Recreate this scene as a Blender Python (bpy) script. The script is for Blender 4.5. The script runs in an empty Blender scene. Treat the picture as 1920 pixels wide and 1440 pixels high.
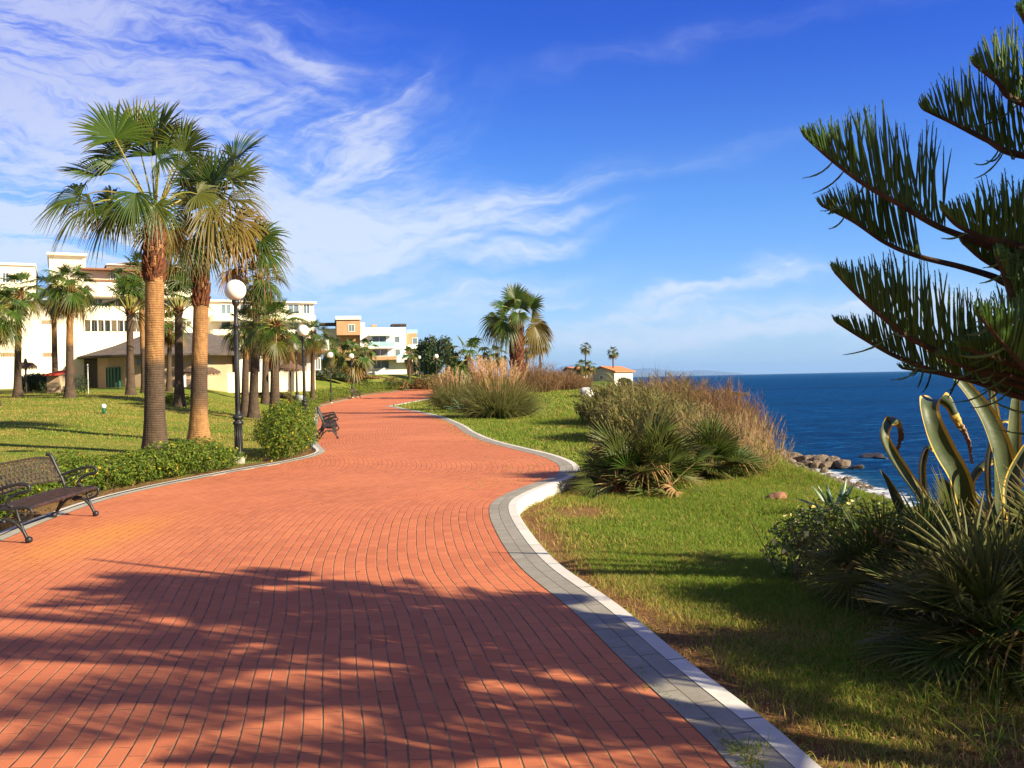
import bpy, math, random
import numpy as np
from mathutils import Vector, Matrix, Euler
R = math.radians
random.seed(7); rng = np.random.default_rng(7)
S = bpy.context.scene
C = S.collection

# ------------------------------------------------------------------ camera
CAMH = 1.75; F = 1660.0; PITCH = R(-0.31); ROLL = R(1.19)
cam = bpy.data.objects.new('camera', bpy.data.cameras.new('camera')); C.objects.link(cam)
cam.data.sensor_width = 36; cam.data.lens = 36 * F / 1920
cam.data.clip_start = 0.05; cam.data.clip_end = 60000
MC = Matrix.Rotation(R(90) + PITCH, 3, 'X') @ Matrix.Rotation(-ROLL, 3, 'Z')
cam.matrix_world = Matrix.Translation((0, 0, CAMH)) @ MC.to_4x4()
S.camera = cam

# ------------------------------------------------------------------ exposure
S.view_settings.view_transform = 'Standard'; S.view_settings.look = 'None'
S.view_settings.exposure = 1.4; S.view_settings.gamma = 1
S.cycles.max_bounces = 6; S.cycles.diffuse_bounces = 2; S.cycles.glossy_bounces = 2
S.cycles.transmission_bounces = 3; S.cycles.transparent_max_bounces = 6
S.cycles.volume_bounces = 0
S.cycles.use_adaptive_sampling = True
S.cycles.sample_clamp_indirect = 6

# ------------------------------------------------------------------ sun and sky
SUN_EL = R(25.5); SUN_DIR = Vector((0.885, -0.465, 0)).normalized()
sd = Vector((SUN_DIR.x * math.cos(SUN_EL), SUN_DIR.y * math.cos(SUN_EL), math.sin(SUN_EL)))
sun = bpy.data.objects.new('sun', bpy.data.lights.new('sun', 'SUN')); C.objects.link(sun)
sun.data.energy = 4.6; sun.data.angle = R(0.55); sun.data.color = (1.0, 0.88, 0.62)
sun.rotation_euler = (-sd).to_track_quat('-Z', 'Y').to_euler()

W = bpy.data.worlds.new('World'); S.world = W; W.use_nodes = True
NT = W.node_tree; NT.nodes.clear()

class V_:
    """socket wrapper: arithmetic on it adds math nodes"""
    def __init__(s, nt, sock): s.nt = nt; s.s = sock
    def _m(s, op, *a):
        n = s.nt.nodes.new('ShaderNodeMath'); n.operation = op
        for i, x in enumerate((s,) + a):
            if isinstance(x, V_): s.nt.links.new(x.s, n.inputs[i])
            else: n.inputs[i].default_value = x
        return V_(s.nt, n.outputs[0])
    def __add__(s, o): return s._m('ADD', o)
    def __radd__(s, o): return s._m('ADD', o)
    def __sub__(s, o): return s._m('SUBTRACT', o)
    def __rsub__(s, o): return (s * -1.0) + o
    def __mul__(s, o): return s._m('MULTIPLY', o)
    def __rmul__(s, o): return s._m('MULTIPLY', o)
    def __truediv__(s, o): return s._m('DIVIDE', o)
    def max(s, o): return s._m('MAXIMUM', o)
    def min(s, o): return s._m('MINIMUM', o)
    def pow(s, o): return s._m('POWER', o)
    def exp(s): return s._m('EXPONENT')
    def sm(s, a, b):
        n = s.nt.nodes.new('ShaderNodeMapRange'); n.interpolation_type = 'SMOOTHSTEP'
        s.nt.links.new(s.s, n.inputs[0]); n.inputs[1].default_value = a; n.inputs[2].default_value = b
        return V_(s.nt, n.outputs[0])

def vec(nt, x, y, z=0.0):
    n = nt.nodes.new('ShaderNodeCombineXYZ')
    for i, q in enumerate((x, y, z)):
        if isinstance(q, V_): nt.links.new(q.s, n.inputs[i])
        else: n.inputs[i].default_value = q
    return n.outputs[0]

def noise(nt, v, scale, detail=3, rough=0.55, dist=0.0):
    n = nt.nodes.new('ShaderNodeTexNoise'); n.inputs['Scale'].default_value = scale
    n.inputs['Detail'].default_value = detail; n.inputs['Roughness'].default_value = rough
    n.inputs['Distortion'].default_value = dist
    if v is not None: nt.links.new(v, n.inputs['Vector'])
    return V_(nt, n.outputs[0])

def mixc(nt, f, a, b, mode='MIX'):
    n = nt.nodes.new('ShaderNodeMix'); n.data_type = 'RGBA'; n.blend_type = mode
    for k, q in ((0, f), (6, a), (7, b)):
        if isinstance(q, V_): nt.links.new(q.s, n.inputs[k])
        elif hasattr(q, 'default_value'): nt.links.new(q, n.inputs[k])
        else: n.inputs[k].default_value = q if k == 0 else (*q, 1)
    return n.outputs[2]

def build_world():
    nt = NT
    sky = nt.nodes.new('ShaderNodeTexSky'); sky.sky_type = 'NISHITA'; sky.sun_disc = False
    sky.sun_elevation = SUN_EL; sky.sun_rotation = math.atan2(sd.x, sd.y)
    sky.air_density = 1.0; sky.dust_density = 0.2; sky.ozone_density = 2.2; sky.altitude = 0
    hs = nt.nodes.new('ShaderNodeHueSaturation'); hs.inputs['Saturation'].default_value = 1.25
    hs.inputs['Hue'].default_value = 0.512
    nt.links.new(sky.outputs[0], hs.inputs['Color'])
    tc = nt.nodes.new('ShaderNodeTexCoord'); sp = nt.nodes.new('ShaderNodeSeparateXYZ')
    nt.links.new(tc.outputs['Generated'], sp.inputs[0])
    X, Y, Z = (V_(nt, sp.outputs[i]) for i in range(3))
    d = Y.max(0.12)
    u = X / d; w = Z / d
    # warp
    n1 = noise(nt, vec(nt, u * 2.2, w * 5.0, 3.1), 1.6, 4, 0.6)
    n2 = noise(nt, vec(nt, u * 2.6, w * 4.0, 9.7), 1.9, 4, 0.6)
    uw = u + (n1 - 0.5) * 0.16; ww = w + (n2 - 0.5) * 0.10
    def streak(ang, sc, seed, stretch=7.0, src=(uw, ww), det=6):
        c, s_ = math.cos(R(ang)), math.sin(R(ang))
        a = src[0] * c + src[1] * s_; b = src[1] * c - src[0] * s_
        return noise(nt, vec(nt, a * 1.0, b * stretch, seed), sc, det, 0.62, 0.3)
    sA = streak(-10, 3.6, 1.0, 8.0).sm(0.36, 0.66)
    sB = streak(12, 3.4, 5.0, 9.0).sm(0.28, 0.62)
    sC = streak(38, 5.0, 8.0, 5.0).sm(0.38, 0.72)
    fine = noise(nt, vec(nt, uw * 5, ww * 16, 2.0), 5.0, 5, 0.65)
    def blob(px, py, lx, ly, ang, amp, src=(uw, ww)):
        cu, cw = (px - 960) / F, (711 - py) / F
        c, s_ = math.cos(R(ang)), math.sin(R(ang))
        du = src[0] - cu; dw = src[1] - cw
        a = (du * c + dw * s_) * (F / lx); b = (dw * c - du * s_) * (F / ly)
        return ((a * a + b * b) * -1.0).exp() * amp
    def add(lst):
        r = lst[0]
        for q in lst[1:]: r = r + q
        return r
    mA = add([blob(60, 90, 330, 210, -10, 1.0), blob(250, 330, 420, 150, -12, .62), blob(120, 430, 420, 130, 0, .85),
              blob(330, 60, 300, 60, -8, .35), blob(-300, 200, 500, 500, 0, 1.0)])
    mB = add([blob(640, 430, 210, 60, 12, 1.15), blob(560, 395, 190, 45, -18, .55), blob(950, 372, 170, 24, 13, .95), blob(1030, 405, 120, 17, 2, .8),
              blob(990, 470, 130, 20, 9, .75), blob(700, 478, 230, 18, 12, .55), blob(870, 448, 40, 12, 20, .5),
              blob(840, 552, 220, 32, 2, .55), blob(640, 565, 160, 25, 4, .3), blob(700, 610, 330, 14, 5, .3),
              blob(1490, 515, 70, 17, 3, .85), blob(1290, 570, 160, 10, 11, .55), blob(1010, 590, 90, 7, 6, .6),
              blob(1560, 622, 420, 40, 2, .42), blob(1150, 638, 260, 20, 2, .36), blob(1800, 590, 260, 34, 0, .32), blob(1330, 556, 150, 9, 10, 1.0), blob(1200, 600, 150, 10, 8, .8), blob(1620, 585, 200, 8, 4, .6), blob(1350, 640, 330, 14, 2, .5),
              blob(1400, 60, 420, 22, 12, .13), blob(1350, 300, 260, 20, 14, .10)])
    mC = add([blob(565, 100, 46, 18, -38, .95), blob(640, 200, 100, 26, 30, .55), blob(700, 240, 70, 34, 42, .75),
              blob(720, 290, 80, 26, 10, .55), blob(600, 330, 190, 50, 24, .6), blob(450, 200, 230, 50, 8, .45)])
    m = mA * (sA * 1.15 + 0.15) + mB * (sB * 1.0 + 0.35) + mC * (sC * 1.7 + 0.2)
    m = m * (fine.sm(.25, .75) * 0.95 + 0.5)
    m = 1.0 - (m.max(0.0).pow(1.3) * -1.75).exp(); m = m.min(0.95)
    # cloud colour by elevation; unseen rear veil for the fill light is added below
    cl = mixc(nt, w.sm(0.12, 0.42), (5.1, 5.9, 7.1), (3.7, 4.15, 6.5))
    tint = mixc(nt, w.sm(0.0, 0.2), (.62, .86, 1.45), (.34, .80, 1.37)); tint = mixc(nt, w.sm(0.17, 0.42), tint, (.14, .48, 1.36))
    mul = nt.nodes.new('ShaderNodeMix'); mul.data_type = 'RGBA'; mul.blend_type = 'MULTIPLY'; mul.inputs[0].default_value = 1
    nt.links.new(hs.outputs[0], mul.inputs[6]); nt.links.new(tint, mul.inputs[7])
    hz = (w.max(0.0) * -9.0).exp() * 0.8
    base = mixc(nt, hz, mul.outputs[2], (3.5, 4.95, 6.5))
    col = mixc(nt, m, base, cl)
    # warm white veil added behind and overhead so the shadows turn less blue
    col = mixc(nt, Y.sm(-0.05, -0.6) * 0.85, col, (2.9, 2.6, 2.3)); col = mixc(nt, Z.sm(0.5, 0.9) * 0.5, col, (2.2, 2.2, 2.3))
    bg = nt.nodes.new('ShaderNodeBackground'); nt.links.new(col, bg.inputs[0]); bg.inputs[1].default_value = 0.055
    out = nt.nodes.new('ShaderNodeOutputWorld'); nt.links.new(bg.outputs[0], out.inputs[0])
build_world()

# ------------------------------------------------------------------ pixel -> place helpers (measured from the photograph)
def ray(px, py):
    v = MC @ Vector(((px - 960) / F, -(py - 720) / F, -1.0))
    return v / v.y
def at(px, py, d):
    """point at distance d (metres ahead) seen at pixel px, py"""
    r = ray(px, py); return Vector((r.x * d, d, CAMH + r.z * d))
def fall(px, py, zf):
    """where the ray meets the height function zf"""
    r = ray(px, py); z = 0.0
    for _ in range(25):
        d = (z - CAMH) / min(r.z, -1e-4); d = min(d, 400); z = 0.5 * z + 0.5 * zf(r.x * d, d)
    return Vector((r.x * d, d, z))

# ------------------------------------------------------------------ mesh helpers
class MB:
    def __init__(s): s.v = []; s.f = []; s.t = []; s.n = 0; s.uv = None
    def add(s, verts, faces, tone=0.0):
        o = s.n; s.v.extend([tuple(p) for p in verts]); s.n += len(verts)
        s.f.extend([tuple(i + o for i in f) for f in faces])
        if isinstance(tone, (list, tuple, np.ndarray)): s.t.extend([float(x) for x in tone])
        else: s.t.extend([tone] * len(verts))
        return o
    def box(s, x0, x1, y0, y1, z0, z1, tone=0.0, bev=0.0):
        v = [(x0, y0, z0), (x1, y0, z0), (x1, y1, z0), (x0, y1, z0), (x0, y0, z1), (x1, y0, z1), (x1, y1, z1), (x0, y1, z1)]
        s.add(v, [(0, 3, 2, 1), (4, 5, 6, 7), (0, 1, 5, 4), (1, 2, 6, 5), (2, 3, 7, 6), (3, 0, 4, 7)], tone)
    def tube(s, pts, rad, k=8, tone=0.0, cap=True, flat=1.0):
        pts = [Vector(p) for p in pts]; n = len(pts)
        rad = rad if hasattr(rad, '__len__') else [rad] * n
        tone = tone if hasattr(tone, '__len__') else [tone] * n
        vs = []; ts = []
        up = Vector((0, 0, 1)); a = None
        for i, p in enumerate(pts):
            t = (pts[min(i + 1, n - 1)] - pts[max(i - 1, 0)])
            t = t.normalized() if t.length > 1e-9 else Vector((0, 0, 1))
            if a is None:
                a = t.cross(Vector((1, 0, 0)) if abs(t.x) < .9 else Vector((0, 1, 0))).normalized()
            a = (a - t * a.dot(t)).normalized(); b = t.cross(a)
            for j in range(k):
                an = 2 * math.pi * j / k
                vs.append(p + (a * math.cos(an) * flat + b * math.sin(an)) * rad[i]); ts.append(tone[i])
        fs = [(i * k + j, i * k + (j + 1) % k, (i + 1) * k + (j + 1) % k, (i + 1) * k + j) for i in range(n - 1) for j in range(k)]
        if cap: fs += [tuple(range(k))[::-1], tuple(range((n - 1) * k, n * k))]
        s.add(vs, fs, ts)
    def lathe(s, prof, k=16, c=(0, 0, 0), tone=0.0):
        vs = [(c[0] + r * math.cos(2 * math.pi * j / k), c[1] + r * math.sin(2 * math.pi * j / k), c[2] + z) for r, z in prof for j in range(k)]
        n = len(prof)
        fs = [(i * k + j, i * k + (j + 1) % k, (i + 1) * k + (j + 1) % k, (i + 1) * k + j) for i in range(n - 1) for j in range(k)]
        fs += [tuple(range(k))[::-1], tuple(range((n - 1) * k, n * k))]
        s.add(vs, fs, tone)
    def mesh(s, name, smooth=False):
        me = bpy.data.meshes.new(name); me.from_pydata(s.v, [], s.f)
        if smooth: me.polygons.foreach_set('use_smooth', [True] * len(me.polygons))
        at_ = me.attributes.new('tone', 'FLOAT', 'POINT'); at_.data.foreach_set('value', s.t)
        me.update(); return me
    def build(s, name, m, parent=None, smooth=False, loc=None):
        return link(name, s.mesh(name, smooth), m, parent, loc)

def link(name, me, m, parent=None, loc=None):
    o = bpy.data.objects.new(name, me); C.objects.link(o)
    if m and not me.materials: me.materials.append(m)
    if parent: o.parent = parent
    if loc is not None: o.location = loc
    return o
def tag(o, label=None, cat=None, group=None, kind=None):
    if label: o['label'] = label
    if cat: o['category'] = cat
    if group: o['group'] = group
    if kind: o['kind'] = kind
    return o
def thing(name, label, cat, loc=(0, 0, 0), rz=0.0, group=None):
    o = bpy.data.objects.new(name, None); C.objects.link(o); o.location = loc; o.rotation_euler = (0, 0, rz)
    o.empty_display_size = 0.2
    return tag(o, label, cat, group)
def dup(root, loc, rz=0.0, label=None, sc=None):
    r = root.copy(); C.objects.link(r); r.location = loc; r.rotation_euler = (0, 0, rz)
    if sc: r.scale = (sc, sc, sc)
    if label: r['label'] = label
    for ch in list(root.children):
        c = ch.copy(); C.objects.link(c); c.parent = r
        for g in ch.children:
            q = g.copy(); C.objects.link(q); q.parent = c
    return r
def npmesh(name, V, Fc, tone, k):
    """fast mesh from arrays; k = corners per face"""
    me = bpy.data.meshes.new(name)
    me.vertices.add(len(V)); me.vertices.foreach_set('co', V.astype(np.float32).ravel())
    nf = len(Fc); me.loops.add(nf * k); me.polygons.add(nf)
    me.loops.foreach_set('vertex_index', Fc.astype(np.int32).ravel())
    me.polygons.foreach_set('loop_start', np.arange(0, nf * k, k, dtype=np.int32))
    me.polygons.foreach_set('loop_total', np.full(nf, k, dtype=np.int32))
    a = me.attributes.new('tone', 'FLOAT', 'POINT'); a.data.foreach_set('value', tone.astype(np.float32))
    me.update(); me.validate(); return me

# ------------------------------------------------------------------ materials
def newmat(name):
    m = bpy.data.materials.new(name); m.use_nodes = True; nt = m.node_tree; nt.nodes.clear()
    out = nt.nodes.new('ShaderNodeOutputMaterial'); b = nt.nodes.new('ShaderNodeBsdfPrincipled')
    nt.links.new(b.outputs[0], out.inputs[0]); return m, nt, b, out
def attr(nt, name='tone'):
    n = nt.nodes.new('ShaderNodeAttribute'); n.attribute_name = name; return V_(nt, n.outputs['Fac'])
def coords(nt, kind='Object'):
    return nt.nodes.new('ShaderNodeTexCoord').outputs[kind]
def bump(nt, b, h, strength, dist=0.02):
    n = nt.nodes.new('ShaderNodeBump'); n.inputs['Strength'].default_value = strength; n.inputs['Distance'].default_value = dist
    nt.links.new(h.s, n.inputs['Height']); nt.links.new(n.outputs[0], b.inputs['Normal']); return n
def pm(name, c1, c2=None, scale=3.0, rough=0.8, bs=0.0, bscale=30.0, metal=0.0, spec=0.3, detail=4, bdist=0.02, stretch=(1, 1, 1)):
    m, nt, b, out = newmat(name); c2 = c2 or tuple(x * 0.8 for x in c1)
    v = coords(nt)
    if stretch != (1, 1, 1):
        mp = nt.nodes.new('ShaderNodeMapping'); mp.inputs['Scale'].default_value = stretch; nt.links.new(v, mp.inputs[0]); v = mp.outputs[0]
    f = noise(nt, v, scale, detail, 0.6).sm(0.32, 0.68)
    nt.links.new(mixc(nt, f, c1, c2), b.inputs['Base Color'])
    b.inputs['Roughness'].default_value = rough; b.inputs['Metallic'].default_value = metal
    b.inputs['Specular IOR Level'].default_value = spec
    if bs: bump(nt, b, noise(nt, v, bscale, 5, 0.6), bs, bdist)
    return m
def leafmat(name, g1, g2, dry, trans=0.35, rough=0.45, spec=0.4, tcol=None):
    """green foliage: colour varies per leaf; attribute tone turns it dry"""
    m, nt, b, out = newmat(name)
    gi = nt.nodes.new('ShaderNodeNewGeometry'); rp = V_(nt, gi.outputs['Random Per Island'])
    c = mixc(nt, rp, g1, g2)
    t = attr(nt)
    c = mixc(nt, t, c, dry)
    nt.links.new(c, b.inputs['Base Color']); b.inputs['Roughness'].default_value = rough
    b.inputs['Specular IOR Level'].default_value = spec
    tr = nt.nodes.new('ShaderNodeBsdfTranslucent')
    hs = nt.nodes.new('ShaderNodeHueSaturation'); hs.inputs['Value'].default_value = 1.5; hs.inputs['Hue'].default_value = 0.485
    nt.links.new(c, hs.inputs['Color']); nt.links.new(hs.outputs[0], tr.inputs[0])
    mx = nt.nodes.new('ShaderNodeMixShader'); mx.inputs[0].default_value = trans
    nt.links.new(b.outputs[0], mx.inputs[1]); nt.links.new(tr.outputs[0], mx.inputs[2]); nt.links.new(mx.outputs[0], out.inputs[0])
    return m
# ------------------------------------------------------------------ terrain functions
def ip(x, xs, ys): return float(np.interp(x, xs, ys))
def sstep(a, b, x):
    t = min(1, max(0, (x - a) / (b - a))); return t * t * (3 - 2 * t)
def zpath(Y): return ip(Y, [0, 55, 70, 85, 110, 150, 400], [0, 0, .15, .42, .8, 1.0, 1.0])

def catmull(P, n=8):
    P = [Vector(p) for p in P]; out = []
    Q = [P[0] * 2 - P[1]] + P + [P[-1] * 2 - P[-2]]
    for i in range(1, len(Q) - 2):
        for j in range(n):
            t = j / n; a, b, c, d = Q[i - 1:i + 3]
            out.append(0.5 * ((2 * b) + (c - a) * t + (2 * a - 5 * b + 4 * c - d) * t * t + (3 * b - a - 3 * c + d) * t ** 3))
    out.append(P[-1]); return out

zp = lambda X, Y: zpath(Y)
KR = [(1540, 1440), (1445, 1358), (1290, 1240), (1160, 1135), (1052, 1060), (1000, 1005), (972, 960), (978, 937), (1020, 915), (1070, 897),
      (1087, 884), (1078, 868), (1040, 853), (985, 840), (930, 826), (893, 811), (868, 796), (830, 781), (790, 772), (745, 763), (740, 760)]
kr = [fall(x, y, zp) for x, y in KR]
_e = kr[0] - kr[1]; _e = Vector((_e.x, _e.y, 0)).normalized()
kr = [kr[0] + _e * 3.9 + Vector((-.5, 0, 0)), kr[0] + _e * 2.5 + Vector((-.2, 0, 0)), kr[0] + _e * 1.2] + kr

kr += [Vector((-6.3, 78, .3)), Vector((-1.0, 95, .6)), Vector((8, 118, .8))]
KO = catmull(kr, 7)
for p in KO: p.z = 0
def offset(P, d):
    out = []
    for i, p in enumerate(P):
        t = (P[min(i + 1, len(P) - 1)] - P[max(i - 1, 0)]); t = Vector((t.x, t.y, 0)).normalized()
        out.append(p + Vector((-t.y, t.x, 0)) * d)      # left of travel
    return out
KW = offset(KO, 0.125); KB = offset(KO, 0.385)           # white kerb / end of the grey pavers
def resample(P):
    ys = [p.y for p in P]; xs = [p.x for p in P]
    o = np.maximum.accumulate(ys); o = o + np.arange(len(o)) * 1e-6
    return np.array(o), np.array(xs)
_ky, _kx = resample(KB); _oy, _ox = resample(KO)
def XR(Y): return float(np.interp(Y, _ky, _kx))
def XO(Y): return float(np.interp(Y, _oy, _ox))
KL = [(-120, 1066), (0, 1015), (100, 972), (210, 934), (330, 906), (460, 881), (540, 867), (592, 855), (609, 846), (600, 836), (592, 824),
      (592, 812), (594, 800), (597, 785), (599, 772), (600, 764), (625, 756), (690, 741), (755, 733)]
kl = [Vector((-5.6, 0.0, 0)), Vector((-5.7, 4.0, 0)), Vector((-5.65, 6.5, 0))] + [fall(x, y, zp) for x, y in KL] + [Vector((-9, 130, 0)), Vector((2, 150, 0))]
KLc = catmull(kl, 6)
for p in KLc: p.z = 0
KLi = KLc
KLg = offset(KLc, 0.14); KLw = offset(KLc, 0.23)
_ly, _lx = resample(KLc)
def XL(Y): return float(np.interp(Y, _ly, _lx))
_cy = [-20, 3, 6, 9, 13, 16, 18, 24, 32, 45, 60, 100, 180, 205, 215, 235, 300, 600, 3000]
_cx = [8, 7.2, 6.4, 6.0, 5.6, 5.45, 5.4, 6.4, 7.7, 8.8, 10, 11.5, 20, 23, 24, 24, 24, 10, -400]
def XC(Y): return float(np.interp(Y, _cy, _cx))
SEA = -2.9
def zg(X, Y):
    zb = zpath(Y); xl = XL(Y); xr = XO(Y)
    if X < xl - .2:
        s = xl - X
        rise = ip(Y, [16, 24, 32, 45, 58, 90, 400], [0, .18, .5, 1.3, 1.72, 1.95, 2.2])
        z = zb - .02 + rise * sstep(-1, 11, s)
        z += 0.05 * math.sin(X * .5) * math.sin(Y * .33) * sstep(3, 8, s)
        return z
    if X < xr - .22: return zb - 0.06
    drop = ip(Y, [0, 5, 9, 11.5, 15, 17, 20, 60], [.05, .07, .10, .17, .20, .10, .05, .04])
    z = zb - drop
    s = max(0, X - xr); xc = XC(Y)
    z += 0.07 * sstep(.4, 2.5, s) * (math.sin(X * 1.7 + Y * .6) * .5 + math.sin(Y * .9 - X) * .5)
    if Y > 40: z += .35 * sstep(3, 9, s) * sstep(40, 60, Y) * (1 - sstep(xc - 3, xc, X))
    e = X - xc
    if e > 0:
        z = z + ip(e, [0, .3, 2.6, 5.6, 30, 200], [0, -.12, -2.05, -2.85, -4.5, -9])
        z += 0.12 * math.sin(X * 2.1) * math.sin(Y * 1.7) * sstep(0, 2, e) * (1 - sstep(4.5, 6, e))
    return z
def G(px, py): return fall(px, py, zg)

# value noise for patches
_g = rng.random((256, 256))
def vn(x, y):
    xi = np.floor(x).astype(int); yi = np.floor(y).astype(int); fx = x - xi; fy = y - yi
    fx = fx * fx * (3 - 2 * fx); fy = fy * fy * (3 - 2 * fy)
    a = _g[xi % 256, yi % 256]; b = _g[(xi + 1) % 256, yi % 256]; c = _g[xi % 256, (yi + 1) % 256]; d = _g[(xi + 1) % 256, (yi + 1) % 256]
    return (a * (1 - fx) + b * fx) * (1 - fy) + (c * (1 - fx) + d * fx) * fy
def fbm(x, y, o=4):
    r = 0; a = .5
    for i in range(o): r = r + a * vn(x * 2 ** i + 17 * i, y * 2 ** i + 31 * i); a *= .5
    return r / (1 - .5 ** o)
XOv = np.vectorize(XO); XCv = np.vectorize(XC); XLv = np.vectorize(XL)
def bare(X, Y):
    """0 lush .. 1 bare dry earth on the sea-side lawn"""
    s = X - XOv(Y)
    n = fbm(X * 1.1, Y * .8)
    b = np.clip(1.22 - s / (0.25 + 1.1 * n * (1 + .5 * np.clip((Y - 6) / 3, 0, 1) * np.clip((14 - Y) / 2, 0, 1))), 0, 1) * np.clip((18 - Y) / 5, 0, 1) * .95
    b = np.maximum(b, np.clip((n - .50) * 3.2, 0, .8) * np.clip((13 - Y) / 5, .10, 1))
    b = np.maximum(b, np.clip((5.6 - Y) / 1.3, 0, 1) * np.clip(.25 + n * .9, 0, 1))
    b = np.maximum(b, np.clip(1 - ((X - 0.9) ** 2 / .9 + (Y - 12.9) ** 2 / 2.5), 0, 1) * (.4 + n))
    return np.clip(b, 0, 1)

# ------------------------------------------------------------------ ground mesh: one sheet
def lin(*seg):
    o = []
    for a, b, s in seg: o += list(np.arange(a, b, s))
    return np.array(o)
gx = lin((-400, -100, 30), (-100, -40, 5), (-40, -10, 1.0), (-10, -1, .3), (-1, 8, .12), (8, 26, .4), (26, 70, 3), (70, 400, 40))
gy = lin((-30, 0, 3), (0, 3, .5), (3, 20, .12), (20, 45, .4), (45, 110, 1), (110, 260, 5), (260, 1500, 60), (1500, 3100, 400))
def build_ground():
    nx, ny = len(gx), len(gy)
    V = np.zeros((ny, nx, 3)); V[..., 0] = gx[None, :]; V[..., 1] = gy[:, None]
    for j in range(ny):
        for i in range(nx): V[j, i, 2] = zg(gx[i], gy[j])
    V[..., 2] += (fbm(V[..., 0] * 6, V[..., 1] * 6, 3) - .5) * .035 * (V[..., 0] > XOv(V[..., 1]) + .05)
    t = bare(V[..., 0], V[..., 1])
    idx = np.arange(ny * nx).reshape(ny, nx)
    Fc = np.stack([idx[:-1, :-1], idx[:-1, 1:], idx[1:, 1:], idx[1:, :-1]], -1).reshape(-1, 4)
    me = npmesh('ground', V.reshape(-1, 3), Fc, t.ravel(), 4)
    me.polygons.foreach_set('use_smooth', [True] * len(me.polygons))
    side = me.attributes.new('seaside', 'FLOAT', 'POINT')
    side.data.foreach_set('value', (V[..., 0] > XOv(V[..., 1]) - .5).astype(np.float32).ravel())
    ed = me.attributes.new('bank', 'FLOAT', 'POINT')
    ed.data.foreach_set('value', np.clip((V[..., 0] - XCv(V[..., 1])) / 2.0 + .1, 0, 1).astype(np.float32).ravel())
    bd = me.attributes.new('bed', 'FLOAT', 'POINT')
    sl = XLv(V[..., 1]) - V[..., 0]
    bd.data.foreach_set('value', (np.clip(1.25 - sl / 1.1, 0, 1) * (sl > -1)).astype(np.float32).ravel())
    m, nt, b, out = newmat('ground')
    v = coords(nt)
    big = noise(nt, v, .35, 4, .6).sm(.3, .7); mid = noise(nt, v, 2.2, 5, .65).sm(.3, .7); fine = noise(nt, v, 30, 4, .7)
    mp = nt.nodes.new('ShaderNodeMapping'); mp.inputs['Scale'].default_value = (.35, 1.3, 1); nt.links.new(v, mp.inputs[0])
    stripe = noise(nt, mp.outputs[0], .9, 4, .6).sm(.35, .65)
    lawn = mixc(nt, stripe, (.095, .170, .014), (.290, .235, .045))
    lawn = mixc(nt, big * .6, lawn, (.09, .20, .012)); lawn = mixc(nt, mid * .35, lawn, (.27, .22, .05))
    grs = mixc(nt, mid, (.05, .12, .010), (.12, .17, .020)); grs = mixc(nt, big * .5, grs, (.09, .16, .012))
    earth = mixc(nt, mid, (.24, .095, .032), (.36, .20, .080)); earth = mixc(nt, fine, earth, (.16, .09, .04))
    g = mixc(nt, attr(nt, 'seaside'), lawn, grs)
    bt = (attr(nt) + (fine - .5) * .8).sm(.25, .8)
    g = mixc(nt, bt, g, earth)
    bed = (attr(nt, 'bed') + (mid - .5) * .6).sm(.3, .6)
    g = mixc(nt, bed, g, mixc(nt, mid, (.32, .17, .07), (.16, .11, .05)))
    sand = mixc(nt, mid, (.26, .175, .115), (.17, .12, .085)); sand = mixc(nt, noise(nt, v, 9, 4, .7).sm(.5, .65), sand, (.10, .08, .06))
    sp = nt.nodes.new('ShaderNodeSeparateXYZ'); nt.links.new(v, sp.inputs[0]); z = V_(nt, sp.outputs[2])
    bank = (attr(nt, 'bank') + (mid - .5) * .7).sm(.3, .7) * (z + 0.0).sm(-.35, -1.1)
    wet = (z + mid * .15).sm(-2.45, -2.85)
    sand = mixc(nt, wet, sand, (.13, .09, .06))
    g = mixc(nt, bank, g, sand)
    nt.links.new(g, b.inputs['Base Color']); b.inputs['Roughness'].default_value = .95; b.inputs['Specular IOR Level'].default_value = .1
    bump(nt, b, noise(nt, v, 45, 5, .75) + mid * .4, .9, .03)
    me.materials.append(m)
    o = bpy.data.objects.new('ground', me); C.objects.link(o); o['kind'] = 'structure'
build_ground()

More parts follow.
